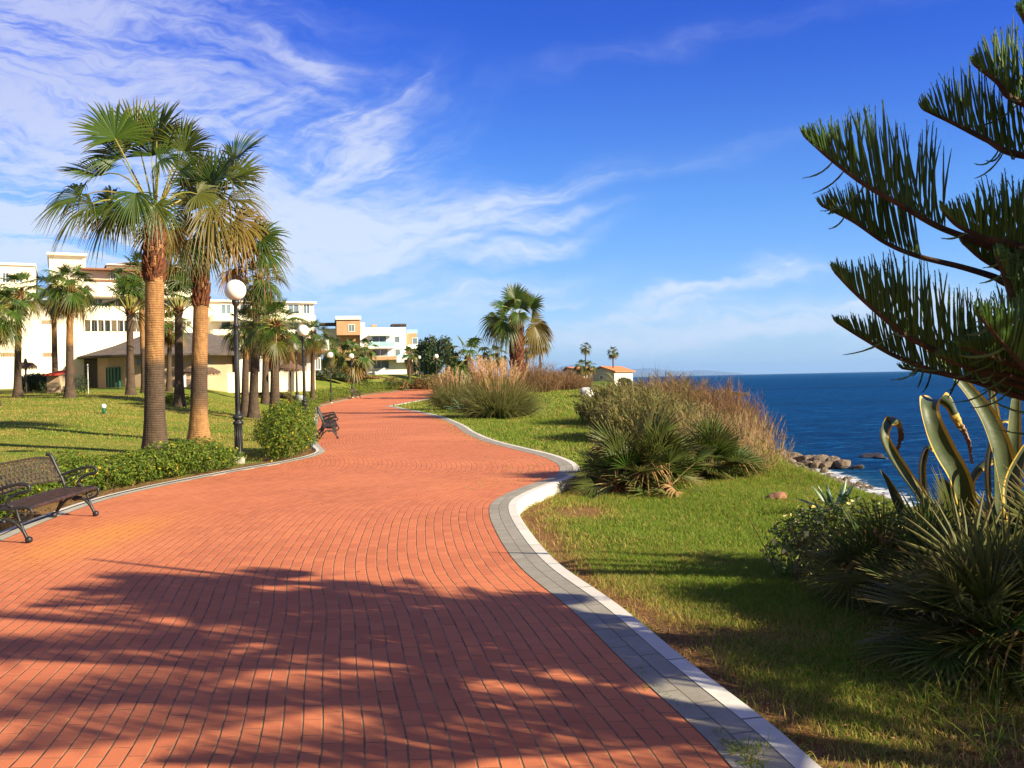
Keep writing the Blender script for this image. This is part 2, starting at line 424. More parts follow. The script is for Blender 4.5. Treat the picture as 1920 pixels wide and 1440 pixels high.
# ------------------------------------------------------------------ brick promenade: rows run parallel to the sea-side kerb
def build_path():
    ys = np.unique(np.concatenate([np.arange(.2, 14, .12), np.arange(14, 30, .2), np.arange(30, 60, .5), np.arange(60, 112, 1.0)]))
    uu = np.array([0, .5, 1, 1.5, 2, 2.5, 3, 3.5, 4, 4.5, 5, 5.5, 6, 7, 8, 9, 10, 12, 14, 17, 22, 30, 45])
    s = 0; v = []; fc = []; uvs = {}; last = None; rows = []
    for y in ys:
        x = XR(y)
        if last: s += math.hypot((x - last[0]) * .55, y - last[1])
        last = (x, y); xl = XL(y); row = []
        wd = x - xl
        for u in uu:
            q = min(u, wd); row.append(len(v)); v.append((x - q, y, zpath(y) + .012 * math.sin(x - q + y * .3) * 0 )); uvs[len(v) - 1] = (s, q)
        rows.append(row)
    for a, b in zip(rows[:-1], rows[1:]):
        for i in range(len(uu) - 1):
            if v[a[i]][0] - v[a[i + 1]][0] < 1e-6 and v[b[i]][0] - v[b[i + 1]][0] < 1e-6: continue
            fc.append((a[i], b[i], b[i + 1], a[i + 1]))
    me = bpy.data.meshes.new('path'); me.from_pydata(v, [], fc)
    uvl = me.uv_layers.new(name='UVMap')
    for l in me.loops: uvl.data[l.index].uv = uvs[l.vertex_index]
    m, nt, b, out = newmat('red_brick_paving')
    uv = coords(nt, 'UV'); oc = coords(nt)
    # slight irregularity of the rows
    nz = nt.nodes.new('ShaderNodeTexNoise'); nz.inputs['Scale'].default_value = .8; nt.links.new(oc, nz.inputs['Vector'])
    wob = V_(nt, nz.outputs[0]) * .013
    nzf = noise(nt, oc, 7, 2, .5) * .0035
    sp = nt.nodes.new('ShaderNodeSeparateXYZ'); nt.links.new(uv, sp.inputs[0])
    uv2 = vec(nt, V_(nt, sp.outputs[0]) + nzf, V_(nt, sp.outputs[1]) + wob + nzf)
    def brick(mort, sm):
        n = nt.nodes.new('ShaderNodeTexBrick'); n.offset = .5; n.inputs['Scale'].default_value = 1
        n.inputs['Brick Width'].default_value = .205; n.inputs['Row Height'].default_value = .103
        n.inputs['Mortar Size'].default_value = mort; n.inputs['Mortar Smooth'].default_value = sm; n.inputs['Bias'].default_value = 0
        n.inputs['Color1'].default_value = (0, 0, 0, 1); n.inputs['Color2'].default_value = (1, 1, 1, 1); n.inputs['Mortar'].default_value = (.5, .5, .5, 1)
        nt.links.new(uv2, n.inputs['Vector']); return n
    bk = brick(.0042, .35)
    # long joints between rows are wider than the cross joints
    fr = (V_(nt, sp.outputs[1]) + wob + nzf) / .103
    fr = fr._m('FRACT') - .5
    row = (fr._m('ABSOLUTE')).sm(.430, .482)
    jn = (V_(nt, bk.outputs['Fac']) * .75).max(row)
    rnd = V_(nt, bk.outputs['Color'])
    n1 = noise(nt, oc, .5, 4, .6).sm(.3, .7); n2 = noise(nt, oc, 5, 5, .65).sm(.3, .7); n3 = noise(nt, oc, 80, 3, .7)
    c = mixc(nt, rnd, (.57, .182, .078), (.43, .128, .058))
    c = mixc(nt, n1 * .35, c, (.68, .20, .085)); c = mixc(nt, n2 * .30, c, (.50, .13, .065)); c = mixc(nt, n3.sm(.35, .75) * .30, c, (.36, .11, .06)); c = mixc(nt, noise(nt, oc, 220, 2, .7).sm(.62, .72) * .5, c, (.72, .42, .26))
    # rusty wash under the bench, pale patch by the kerb, dark specks
    sx = nt.nodes.new('ShaderNodeSeparateXYZ'); nt.links.new(oc, sx.inputs[0]); X, Y = V_(nt, sx.outputs[0]), V_(nt, sx.outputs[1])
    def blob(x, y, rx, ry):
        a = (X - x) / rx; bb = (Y - y) / ry; return ((a * a + bb * bb) * -1.0).exp()
    c = mixc(nt, (blob(-4.9, 10.3, .55, 1.5) * (n2 * .6 + .5)).min(.75), c, (.66, .25, .035))
    c = mixc(nt, (blob(.98, 5.3, .20, .42) * (n2 + .45)).min(.85), c, (.46, .37, .23))
    st = noise(nt, oc, 2.6, 6, .8).sm(.70, .76)
    c = mixc(nt, st * .55, c, (.16, .06, .03))
    c = mixc(nt, noise(nt, oc, .25, 3, .5).sm(.45, .7) * .25, c, (.74, .27, .12))
    mo = mixc(nt, n2, (.09, .05, .03), (.37, .22, .11))
    c = mixc(nt, jn, c, mo)
    nt.links.new(c, b.inputs['Base Color']); b.inputs['Roughness'].default_value = .82; b.inputs['Specular IOR Level'].default_value = .18
    bump(nt, b, (jn * -1.0) + n3 * .12 + n2 * .10 + rnd * .12, .8, .006)
    me.materials.append(m)
    o = bpy.data.objects.new('path', me); C.objects.link(o); o['kind'] = 'structure'
build_path()

def ribbon_mat(name, c1, c2, length, width, joint, jc, off=0):
    m, nt, b, out = newmat(name)
    uv = coords(nt, 'UV'); oc = coords(nt)
    n = nt.nodes.new('ShaderNodeTexBrick'); n.offset = .5; n.inputs['Scale'].default_value = 1
    n.inputs['Brick Width'].default_value = length; n.inputs['Row Height'].default_value = width
    n.inputs['Mortar Size'].default_value = joint; n.inputs['Mortar Smooth'].default_value = .2
    n.inputs['Color1'].default_value = (*c1, 1); n.inputs['Color2'].default_value = (*c2, 1); n.inputs['Mortar'].default_value = (*jc, 1)
    nt.links.new(uv, n.inputs['Vector'])
    n1 = noise(nt, oc, 5, 6, .75).sm(.35, .65); n2 = noise(nt, oc, 60, 4, .7)
    c = mixc(nt, n1 * .42, n.outputs['Color'], tuple(x * .65 for x in c1)); c = mixc(nt, n2 * .25, c, tuple(x * .75 for x in c1))
    nt.links.new(c, b.inputs['Base Color']); b.inputs['Roughness'].default_value = .85; b.inputs['Specular IOR Level'].default_value = .2
    bump(nt, b, (V_(nt, n.outputs['Fac']) * -1.0) + n2 * .3 + n1 * .2, .7, .006)
    return m
def ribbon(name, A, B, za, zb_, mat_, zskirt=None, kind='structure', uvw=None):
    """strip between curves A (inner) and B (outer); optional skirt wall down from B"""
    v = []; fc = []; uv = []; vo = .15 if zskirt is not None else .003
    s = 0; n = len(A); cols = 2 + (2 if zskirt is not None else 0)
    for i in range(n):
        if i: s += (A[i] - A[i - 1]).length
        z = zpath(A[i].y)
        w = (A[i] - B[i]).length
        ch = 0.012
        v.append((A[i].x, A[i].y, z + za)); uv.append((s, vo))
        if zskirt is None: v.append((B[i].x, B[i].y, z + zb_)); uv.append((s, w + vo))
        else:
            dn = (B[i] - A[i]).normalized()
            q = B[i] - dn * ch
            v.append((q.x, q.y, z + zb_)); uv.append((s, w - ch + vo))
            v.append((B[i].x, B[i].y, z + zb_ - ch)); uv.append((s, w + vo))
            v.append((B[i].x + dn.x * .01, B[i].y + dn.y * .01, z + zskirt)); uv.append((s, w + .1 + vo))
    for i in range(n - 1):
        for c in range(cols - 1):
            a = i * cols + c; fc.append((a, a + cols, a + cols + 1, a + 1))
    me = bpy.data.meshes.new(name); me.from_pydata(v, [], fc)
    l_ = me.uv_layers.new(name='UVMap')
    for l in me.loops: l_.data[l.index].uv = uv[l.vertex_index]
    me.materials.append(mat_); me.update()
    # faces must look up
    if me.polygons[0].normal.z < 0: me.flip_normals()
    o = bpy.data.objects.new(name, me); C.objects.link(o); o['kind'] = kind; return o
m_grey = ribbon_mat('grey_paver', (.29, .26, .215), (.37, .335, .28), .42, .1335, .0045, (.10, .085, .05))
m_white = ribbon_mat('kerb_stone', (.70, .66, .60), (.56, .52, .46), .98, .5, .009, (.14, .11, .08))
ribbon('path_border', [p for p in KB], [p for p in KW], .004, .011, m_grey)
ribbon('kerb', KW, KO, .014, .014, m_white, zskirt=-.30)
ribbon('path_border', KLi, KLg, .004, .006, ribbon_mat('grey_paver_inland', (.36, .34, .29), (.44, .41, .35), .42, .2, .004, (.15, .12, .08)))
ribbon('kerb', KLg, KLw, .02, .02, m_white, zskirt=-.10)

# ------------------------------------------------------------------ sea, far mountains
def build_sea():
    m, nt, b, out = newmat('sea_water')
    v = coords(nt)
    n1 = noise(nt, v, .02, 4, .6)
    mp = nt.nodes.new('ShaderNodeMapping'); mp.inputs['Scale'].default_value = (.12, 1, 1); nt.links.new(v, mp.inputs[0])
    band = noise(nt, mp.outputs[0], .008, 4, .6).sm(.35, .65)
    sp = nt.nodes.new('ShaderNodeSeparateXYZ'); nt.links.new(v, sp.inputs[0]); X, Y = V_(nt, sp.outputs[0]), V_(nt, sp.outputs[1])
    far = Y.sm(150, 1200)
    c = mixc(nt, band, (.003, .032, .110), (.006, .058, .19))
    c = mixc(nt, far * .5, c, (.006, .08, .20))
    tex = noise(nt, v, 1.1, 5, .7).sm(.45, .75)
    c = mixc(nt, tex * .55, c, (.035, .13, .32)); c = mixc(nt, noise(nt, v, .35, 5, .7).sm(.35, .6) * .5, c, (.002, .02, .075))
    e = attr(nt)          # closeness to the shore
    foam = (e + (noise(nt, v, 1.4, 5, .7) - .5) * .9)  .sm(.72, .88)
    c = mixc(nt, e * .55, c, (.06, .12, .16))
    mv = nt.nodes.new('ShaderNodeMapping'); mv.inputs['Scale'].default_value = (.28, 1.25, 1); nt.links.new(v, mv.inputs[0])
    c = mixc(nt, noise(nt, mv.outputs[0], 1.1, 5, .7).sm(.56, .70) * .38, c, (.14, .27, .46))
    c = mixc(nt, foam, c, (.75, .78, .80))
    df = nt.nodes.new('ShaderNodeBsdfDiffuse'); gl = nt.nodes.new('ShaderNodeBsdfGlossy'); gl.inputs['Roughness'].default_value = .25
    hs = nt.nodes.new('ShaderNodeHueSaturation'); hs.inputs['Value'].default_value = 1.15; hs.inputs['Saturation'].default_value = 1.15; nt.links.new(c, hs.inputs['Color'])
    nt.links.new(mixc(nt, foam, hs.outputs[0], (.6, .62, .64)), df.inputs[0])
    mx = nt.nodes.new('ShaderNodeMixShader'); mx.inputs[0].default_value = .055; nt.links.new(df.outputs[0], mx.inputs[1]); nt.links.new(gl.outputs[0], mx.inputs[2]); nt.links.new(mx.outputs[0], out.inputs[0])
    h = noise(nt, mv.outputs[0], .5, 5, .65) * 1.4 + noise(nt, mv.outputs[0], 2.2, 4, .65) * .35
    bp_ = bump(nt, b, h, 1.0, .9); nt.links.new(bp_.outputs[0], gl.inputs['Normal']); nt.links.new(bp_.outputs[0], df.inputs['Normal'])
    xs = lin((4, 40, .8), (40, 120, 8), (120, 1000, 110), (1000, 33000, 8000)); ys = lin((-60, 10, 10), (10, 70, .8), (70, 260, 6), (260, 3000, 250), (3000, 36000, 8000))
    xs = np.concatenate([[-30000, -8000, -2000, -400, -100], xs])
    XX, YY = np.meshgrid(xs, ys); 
    ZZ = np.full_like(XX, SEA)
    sh = XX - np.vectorize(XC)(YY) - 5.9
    near = (XX < 120) & (YY < 250) & (XX > 0)
    ZZ += np.where(near, .05 * np.sin(XX * .9 + YY * .35) + .04 * np.sin(YY * 1.1 - XX * .3), 0) * np.clip(sh / 3, 0, 1)
    t = np.where(near | (YY < 250), np.clip(1 - sh / 3.0, 0, 1), 0) * (sh > -8)
    idx = np.arange(XX.size).reshape(XX.shape)
    Fc = np.stack([idx[:-1, :-1], idx[:-1, 1:], idx[1:, 1:], idx[1:, :-1]], -1).reshape(-1, 4)
    me = npmesh('sea', np.stack([XX, YY, ZZ], -1).reshape(-1, 3), Fc, t.ravel(), 4)
    me.polygons.foreach_set('use_smooth', [True] * len(me.polygons))
    me.materials.append(m); o = bpy.data.objects.new('sea', me); C.objects.link(o); o['kind'] = 'structure'
build_sea()
def build_mountains():
    mb = MB(); D = 31000
    prof = [(1010, 713), (1030, 700), (1045, 690), (1070, 684), (1100, 686), (1130, 689), (1160, 690), (1185, 692), (1215, 690), (1235, 692), (1262, 695), (1290, 696), (1310, 694), (1335, 695), (1365, 698), (1385, 700), (1402, 703)]
    rr = random.Random(3)
    rows = []
    pts = catmull([Vector((x, y, 0)) for x, y in prof], 5)
    for k in range(7):
        row = []
        for i, p in enumerate(pts):
            a = at(p.x, p.y, D); hgt = a.z - SEA
            f = math.sin(math.pi * min(1, k / 3) / 2) if k <= 3 else math.cos((k - 3) / 3 * math.pi / 2)
            y = D - 1600 + k * 550
            row.append(mb.n); mb.add([(a.x, y, SEA - 5 + (hgt + 5) * f * (1 if k == 3 else rr.uniform(.85, 1.0)))], [], 0)
        rows.append(row)
    for a, b in zip(rows[:-1], rows[1:]):
        for i in range(len(a) - 1): mb.f.append((a[i], a[i + 1], b[i + 1], b[i]))
    o = mb.build('mountain', pm('far_mountain', (.05, .07, .05), (.10, .09, .07), .002, .95, 0), smooth=True); o['kind'] = 'structure'
build_mountains()
# ------------------------------------------------------------------ fan palms
M_frond = leafmat('palm_frond', (.024, .062, .009), (.085, .135, .016), (.36, .17, .05), .30, .42, .3)
M_dry = pm('dry_frond', (.30, .16, .06), (.15, .08, .035), 6, .9, 0)
M_petiole = pm('petiole', (.20, .24, .04), (.28, .20, .05), 2, .5)
M_boots = pm('leaf_bases', (.19, .062, .024), (.060, .024, .014), 9, .9, .6, 60)

def trunk_mat():
    m, nt, b, out = newmat('palm_bark')
    v = coords(nt); sp = nt.nodes.new('ShaderNodeSeparateXYZ'); nt.links.new(v, sp.inputs[0])
    n1 = noise(nt, v, 5, 5, .7).sm(.3, .7)
    z = V_(nt, sp.outputs[2]) + (noise(nt, v, 2.0, 3, .6) - .5) * .10
    ring = (z * 17.0)._m('FRACT').sm(.0, .35)
    mp = nt.nodes.new('ShaderNodeMapping'); mp.inputs['Scale'].default_value = (9, 9, .8); nt.links.new(v, mp.inputs[0])
    fib = noise(nt, mp.outputs[0], 2.2, 5, .7)
    light = mixc(nt, n1, (.44, .235, .095), (.30, .15, .062)); dark = mixc(nt, n1, (.115, .078, .055), (.060, .044, .036))
    c = mixc(nt, attr(nt), dark, light)
    c = mixc(nt, fib.sm(.35, .7) * .5, c, (.10, .06, .035)); c = mixc(nt, (1.0 - ring) * .25, c, (.07, .04, .025))
    nt.links.new(c, b.inputs['Base Color']); b.inputs['Roughness'].default_value = .9; b.inputs['Specular IOR Level'].default_value = .15
    bump(nt, b, ring * .45 + fib * .9 + n1 * .5, .9, .025)
    return m
M_trunk = trunk_mat()

def fan(mb, P, t, n, Rr, nseg=34, A=R(125), droop=.35, dry=0.0, tips=.25, rnd=random, cup=.25, lod=0, wscale=1.0, split=.42):
    """one palmate blade: centre P, outward axis t, upper-face normal n"""
    t = t.normalized(); s = t.cross(n).normalized(); n = s.cross(t)
    rings = [0.02, .22, split, .62, .82, 1.0] if lod == 0 else [0.03, .45, 1.0]
    da = 2 * A / nseg
    vs = []; fs = []; ts = []; k = 0
    for j in range(nseg):
        a = -A + (j + .5) * da + rnd.uniform(-.02, .02)
        L = Rr * (1 - .28 * abs(a / A) ** 2.2) * rnd.uniform(.88, 1.06)
        d = t * math.cos(a) + s * math.sin(a)
        side = (s * math.cos(a) - t * math.sin(a))
        lift = cup * abs(math.sin(a * .9))
        dr = droop * rnd.uniform(.6, 1.4)
        sw = rnd.uniform(-.05, .05)
        for ri, r in enumerate(rings):
            c = P + d * (L * r) + n * (L * lift * r * (1 - .3 * r)) + Vector((0, 0, -1)) * (L * dr * r ** 3.0) + side * (sw * r * r * L)
            hw = L * r * math.tan(da / 2) * 1.02 if r <= split else L * split * math.tan(da / 2) * (1 - (r - split) / (1 - split)) ** .75 * 1.15
            hw = max(hw, .0035 * Rr) * wscale
            q = n * (hw * .55)
            vs += [c - side * hw, c + q, c + side * hw]
            tt = min(1, dry + max(0, (r - .72) / .28) * tips * rnd.uniform(.3, 1.7)); ts += [tt] * 3
            if ri:
                b = k + ri * 3; p = b - 3
                fs += [(p, p + 1, b + 1, b), (p + 1, p + 2, b + 2, b + 1)]
        k += len(rings) * 3
    mb.add(vs, fs, ts)

def frond(mb, mp, H, az, el, pet, Rr, rnd, dry=0.0, droop=.35, nseg=34, lod=0, sag=.5, tips=.25, roll=0.0, face=None, pr=.018, A=R(125), cup=.25, wscale=1.0, split=.42):
    """petiole leaving hub H at azimuth az / elevation el, then the blade"""
    d = Vector((math.cos(az) * math.cos(el), math.sin(az) * math.cos(el), math.sin(el)))
    n = 5 if lod == 0 else 3; pts = []
    p = H.copy(); dd = d.copy()
    for i in range(n + 1):
        pts.append(p.copy()); p = p + dd * (pet / n)
        dd = (dd + Vector((0, 0, -1)) * (sag / n) * (0.35 + math.cos(el))).normalized()
    mp.tube(pts, [pr * (1.5 - .8 * i / n) for i in range(n + 1)], 4, dry, cap=False, flat=1.4)
    up = Vector((0, 0, 1)) if abs(dd.z) < .95 else Vector((-math.cos(az), -math.sin(az), 0))
    s = dd.cross(up).normalized(); nrm = s.cross(dd)
    if face is not None: nrm = (face - dd * face.dot(dd)).normalized()
    if roll: nrm = (Matrix.Rotation(roll, 3, dd) @ nrm)
    fan(mb, pts[-1], dd, nrm, Rr, nseg, A, droop, dry, tips, rnd, cup, lod, wscale, split)

def crown_meshes(seed, n=26, Rr=.95, pet=1.15, lod=0, nseg=30, elmin=-35, elmax=80, skirt=10, up=False):
    rnd = random.Random(seed); g = MB(); pt = MB(); dr = MB(); dp = MB()
    for i in range(n):
        f = i / (n - 1)
        el = R(elmax + (elmin - elmax) * f ** (1.5 if up else .9) + rnd.uniform(-8, 8)); az = i * 2.39996 + rnd.uniform(-.3, .3)
        k = rnd.uniform(.85, 1.12) * (.75 + .25 * min(1, f * 4))
        frond(g, pt, Vector((math.cos(az) * .08, math.sin(az) * .08, -f * .35)), az, el, pet * k, Rr * k, rnd,
              dry=max(0, f - .72) * rnd.uniform(0, 2.2), droop=.25 + .6 * f * rnd.uniform(.6, 1.2), nseg=nseg, lod=lod, sag=.35 + .4 * f, tips=.3, roll=rnd.uniform(-.3, .3),
              wscale=1.0 if lod == 0 else 1.25)
    for i in range(skirt):
        az = rnd.uniform(0, 6.28)
        frond(dr, dp, Vector((0, 0, -.45 - .1 * rnd.random())), az, R(rnd.uniform(-75, -45)), pet * .6 * rnd.uniform(.7, 1.1), Rr * .8, rnd, dry=1, droop=.5, nseg=max(12, nseg // 2), lod=max(lod, 1), sag=.9, A=R(80), wscale=1.3)
    return g.mesh('crown'), pt.mesh('petioles'), (dr.mesh('dead_fronds') if skirt else None)

CR = {}
def crown(kind):
    if kind not in CR:
        CR[kind] = {'a': lambda: crown_meshes(11, 30, lod=0, nseg=28, elmin=-40, skirt=12),
                    'b': lambda: crown_meshes(23, 27, lod=0, nseg=26, elmin=-25, skirt=8),
                    'c': lambda: crown_meshes(35, 28, lod=0, nseg=26, elmin=-60, skirt=22, pet=.9),
                    'u': lambda: crown_meshes(47, 18, lod=0, nseg=24, elmin=35, elmax=85, skirt=0, up=True, pet=1.3),
                    'f': lambda: crown_meshes(51, 20, lod=1, nseg=16, elmin=-50, skirt=8),
                    'g': lambda: crown_meshes(63, 16, lod=1, nseg=14, elmin=-20, skirt=3)}[kind]()
    return CR[kind]

def trunk_mesh(top, r0, r1, darkz=2.6, lightbase=0.0, lean=(0, 0), k=14, flare=1.45):
    mb = MB(); n = 26; pts = []; rad = []; tn = []
    for i in range(n + 1):
        f = (i / n) ** 1.25; z = top * f - .15 * (1 - f)
        pts.append((lean[0] * f ** 1.5, lean[1] * f ** 1.5, z))
        rad.append((r0 + (r1 - r0) * f) * (1 + (flare - 1) * math.exp(-z / .45)) * random.uniform(.985, 1.015))
        d = 1 - sstep(darkz - .04, darkz + .04, z)
        if lightbase: d *= sstep(lightbase - .5, lightbase + .4, z)
        tn.append(1 - d)
    # exact step at the trimmed height
    mb.tube(pts, rad, k, tn, cap=False)
    return mb.mesh('trunk', True)

def boots(mb, z0, z1, r, rnd, dens=1.0, lean=(0, 0), L=.22, top=1.0):
    """pointed stubs of cut leaf stalks in spirals"""
    n = int((z1 - z0) / .075 * 9 * dens); 
    for i in range(n):
        f = i / n; z = z0 + (z1 - z0) * f; az = i * 2.39996 + rnd.uniform(-.15, .15)
        ff = (z / top) ** 1.5
        rr = r * (.95 - .12 * f); l = L * rnd.uniform(.5, 1.2)
        o = Vector((math.cos(az), math.sin(az), 0)); t = Vector((-o.y, o.x, 0))
        c = Vector((lean[0] * ff, lean[1] * ff, z)) + o * rr * .80
        w = r * .36; tip = c + o * (l * .48) + Vector((0, 0, l * .85)) + t * rnd.uniform(-.03, .03)
        m_ = c + o * (l * .30) + Vector((0, 0, l * .2))
        mb.add([c - t * w + Vector((0, 0, -.02)), c + t * w + Vector((0, 0, -.02)), m_ + t * w * .55, m_ - t * w * .55, tip + t * w * .25, tip - t * w * .25, c + Vector((0, 0, .12)) - o * .02],
               [(0, 1, 2, 3), (3, 2, 4, 5), (5, 4, 6), (1, 6, 4, 2), (0, 3, 5, 6)], 0)

GP = 'fan palms on the lawn'
def palm(label, base, hub, r0=.26, r1=.17, kind='a', sc=1.0, rz=0.0, bootlen=.9, group=GP, darkz=2.6, lightbase=0, cmesh=None, bdens=1.0, flare=1.4, rb=None, name='fan_palm'):
    t = thing(name, label, 'palm', base, 0, group)
    top = hub[2] - base[2]; lean = (hub[0] - base[0], hub[1] - base[1])
    link('trunk', trunk_mesh(top, r0, r1, darkz, lightbase, lean, flare=flare), M_trunk, t)
    if bootlen > 0:
        b = MB(); boots(b, top - bootlen, top - .02, rb or r1, random.Random(int(top * 100)), bdens, lean, top=top, L=.28 if r1 > .1 else .12)
        b.build('leaf_bases', M_boots, t)
    g, p, dmesh = cmesh or crown(kind)
    for nm, me, mm in (('crown', g, M_frond), ('leaf_stalks', p, M_petiole), ('dead_fronds', dmesh, M_dry)):
        if me is None: continue
        o = link(nm, me, mm, t, (lean[0], lean[1], top)); o.scale = (sc, sc, sc); o.rotation_euler = (0, 0, rz)
    return t

# --- the two large palms beside the near lamp: every frond placed from the photograph
def custom_crown(leaves, hubpx, d, seed, extra=2, skirt=0, ws=1.1):
    rnd = random.Random(seed); g = MB(); pt = MB(); dr = MB(); dp = MB()
    pxm = d / F
    for L in leaves:
        # (blade centre dx, dy in px from hub; fan radius px; depth offset m; dryness; droop; tip direction degrees in the picture; droop)
        dx, dy, rp, dep, dry, drp, tipdeg, fc = L
        Pn = Vector((dx * pxm, dep, -dy * pxm)); ln = Pn.length
        Rr = rp * pxm * 1.04
        tip = Vector((math.cos(R(tipdeg)), dep * .25, math.sin(R(tipdeg)))).normalized()
        # petiole: arching curve from the hub
        pts = []
        c1 = Vector((Pn.x * .45, Pn.y * .45, max(Pn.z, 0) * .75 + .30 * ln))
        if Pn.z > abs(Pn.x): c1 = Pn * .5
        for i in range(7):
            u = i / 6; pts.append(Vector((0, 0, -.1)) * (1 - u) ** 2 + c1 * (2 * u * (1 - u)) + Pn * u * u)
        (dp if dry > .8 else pt).tube(pts, [.030 - .016 * i / 6 for i in range(7)], 5, dry, cap=False, flat=1.3)
        face = Vector(fc) if fc else Vector((rnd.uniform(-.3, .3), -.8, .55))
        nrm = (face - tip * face.dot(tip)).normalized()
        fan(dr if dry > .8 else g, pts[-1], tip, nrm, Rr, 38, R(rnd.uniform(88, 122)), drp, dry, .35, rnd, rnd.uniform(.25, .5), wscale=ws, split=.5)
    for i in range(extra):
        az = i * 2.4 + 1.0
        frond(g, pt, Vector((0, .1, -.1)), az if math.sin(az) > 0 else -az, R(rnd.uniform(0, 60)), 1.1, .95, rnd, 0.05, .4, 34)
    for i in range(skirt):
        frond(dr, dp, Vector((0, 0, -.3)), rnd.uniform(0, 6.28), R(rnd.uniform(-60, -20)), .7, .8, rnd, 1, .6, 22, 0, .8, A=R(90))
    return g.mesh('crown'), pt.mesh('leaf_stalks'), (dr.mesh('dead_fronds') if dr.n else None)

d1 = 22.5
L1 = [(-62, -135, 82, -.3, .0, .18, 100, (.4, -.75, .2)), (-45, -150, 95, .5, .05, .12, 108, None), (0, -140, 92, .2, .0, .14, 78, (-.3, -.8, .3)),
      (-25, -120, 80, .7, .0, .2, 90, None), (38, -128, 85, .4, .0, .2, 74, (-.5, -.7, .2)), (-70, -110, 78, .3, 0, .3, 150, None),
      (62, -110, 74, -.2, .05, .22, 60, None), (30, -85, 62, -.7, 0, .4, 20, None),
      (-112, -78, 78, .3, .0, .10, 160, (.2, -.5, .8)), (-128, -30, 82, -.3, .05, .45, 193, (.1, -.6, .8)), (-100, -28, 78, .6, .1, .5, 182, None), (-90, -8, 78, -.8, .10, .6, 212, (.2, -.5, .9)),
      (-60, 5, 60, -.6, .0, .6, 225, None), (0, -20, 66, -1.15, .0, .5, 268, (0, -1, .35)), (-28, 5, 52, -.9, .1, .6, 250, None), (30, 0, 55, -1.0, .05, .6, 295, None),
      (58, -70, 66, -.4, .0, .35, 40, None), (70, -40, 60, .4, .15, .5, 350, None), (-20, 28, 45, .4, .3, .7, 262, None), (30, 30, 48, .2, .45, .7, 280, None)]
d2 = 26.5
L2 = [(28, -135, 92, -.2, .0, .18, 62, (-.5, -.7, .3)), (45, -150, 84, .5, .05, .15, 48, None), (10, -120, 88, .3, .05, .2, 85, None), (62, -185, 82, .1, .0, .12, 42, (-.6, -.6, .4)), (60, -140, 80, -.4, .1, .3, 18, (-.2, -.6, .8)),
      (-10, -150, 78, .4, .0, .2, 95, None), (55, -105, 84, -.3, .25, .5, 0, (0, -.5, .85)), (35, -85, 74, -.8, .30, .75, 310, (.2, -.7, .7)), (62, -72, 76, .1, .4, .7, 338, None), (20, -60, 58, -.8, .2, .7, 285, None),
      (82, -60, 72, .5, .5, .8, 320, None), (105, -38, 62, .2, .0, .35, 28, None), (112, -10, 58, .0, .0, .45, 350, None), (40, -40, 62, .5, .2, .6, 330, None),
      (-8, -25, 60, -1.0, .0, .5, 265, (0, -1, .35)), (-42, -20, 50, -.5, .05, .55, 200, None), (-30, -60, 62, .3, .1, .4, 150, None), (22, -8, 45, -.7, .1, .6, 300, None), (-15, -95, 70, .2, .2, .4, 110, None),
      (48, 20, 42, .3, .8, .6, 290, None), (-25, 5, 38, .3, .1, .6, 235, None)]
def bigpalm(label, bpx, hpx, d, L, seed, r0, r1, boot, lightbase, darkz):
    b = at(bpx[0], bpx[1], d); b.z = zg(b.x, b.y); h = at(hpx[0], hpx[1], d)
    cm = custom_crown(L, hpx, d, seed)
    return palm(label, b, h, r0, r1, cmesh=cm, bootlen=boot, darkz=darkz, lightbase=lightbase, bdens=1.35, flare=1.5)
bigpalm('tallest fan palm, thick grey and tan trunk with a flared base behind the low hedge', (291, 848), (291, 400), d1, L1, 5, .255, .215, 1.8, 0, 2.35)
bigpalm('large fan palm with spiky red collar, second from the near lamp post, pale trunk base', (373, 824), (380, 485), d2, L2, 6, .255, .20, 1.5, 1.1, 2.25)

PL = [  # label, base px, ground distance, hub px, r0, r1, kind, scale, bootlen
 ('fan palm at the left edge of the lawn with a heavy brown skirt', (-14, 742), 40, (-10, 575), .28, .2, 'c', .95, .6),
 ('slim fan palm in front of the blank cream wall, second from the left edge', (33, 729), 47, (37, 545), .22, .17, 'b', .8, .5),
 ('fan palm standing half hidden behind the one with the hanging brown skirt', (104, 728), 52, (100, 545), .2, .16, 'b', .85, .4),
 ('bushy fan palm with a brown skirt on the lawn before the cream wall', (131, 733), 44, (132, 530), .25, .16, 'c', .92, .6),
 ('fan palm with upright fronds left of the tallest palm, before the dark roof', (245, 727), 47, (243, 580), .24, .19, 'u', 1.15, .35),
 ('fan palm whose crown spreads just behind the tallest palm', (272, 728), 50, (262, 515), .22, .17, 'a', .95, .6),
 ('fan palm with upright fronds between the two largest palms', (336, 734), 43, (335, 578), .26, .2, 'u', 1.05, .35),
 ('thin fan palm with a small low crown between the two largest palms', (317, 726), 54, (319, 608), .18, .14, 'b', .75, .3),
 ('leaning fan palm, left one of the close pair behind the near lamp', (459, 762), 41, (463, 612), .2, .15, 'b', .82, .5),
 ('leaning fan palm, right one of the close pair behind the near lamp', (475, 764), 40, (486, 520), .24, .16, 'c', .95, .7),
 ('dark trunked fan palm right behind the close pair of palms', (497, 719), 56, (499, 600), .26, .2, 'a', 1.1, .7),
 ('fan palm with a dark collar on the lawn just left of the second lamp', (515, 768), 38, (517, 606), .26, .17, 'a', .92, 1.2),
 ('small fan palm with hanging brown fronds behind the second lamp', (585, 712), 62, (588, 622), .18, .15, 'c', .92, .3)]
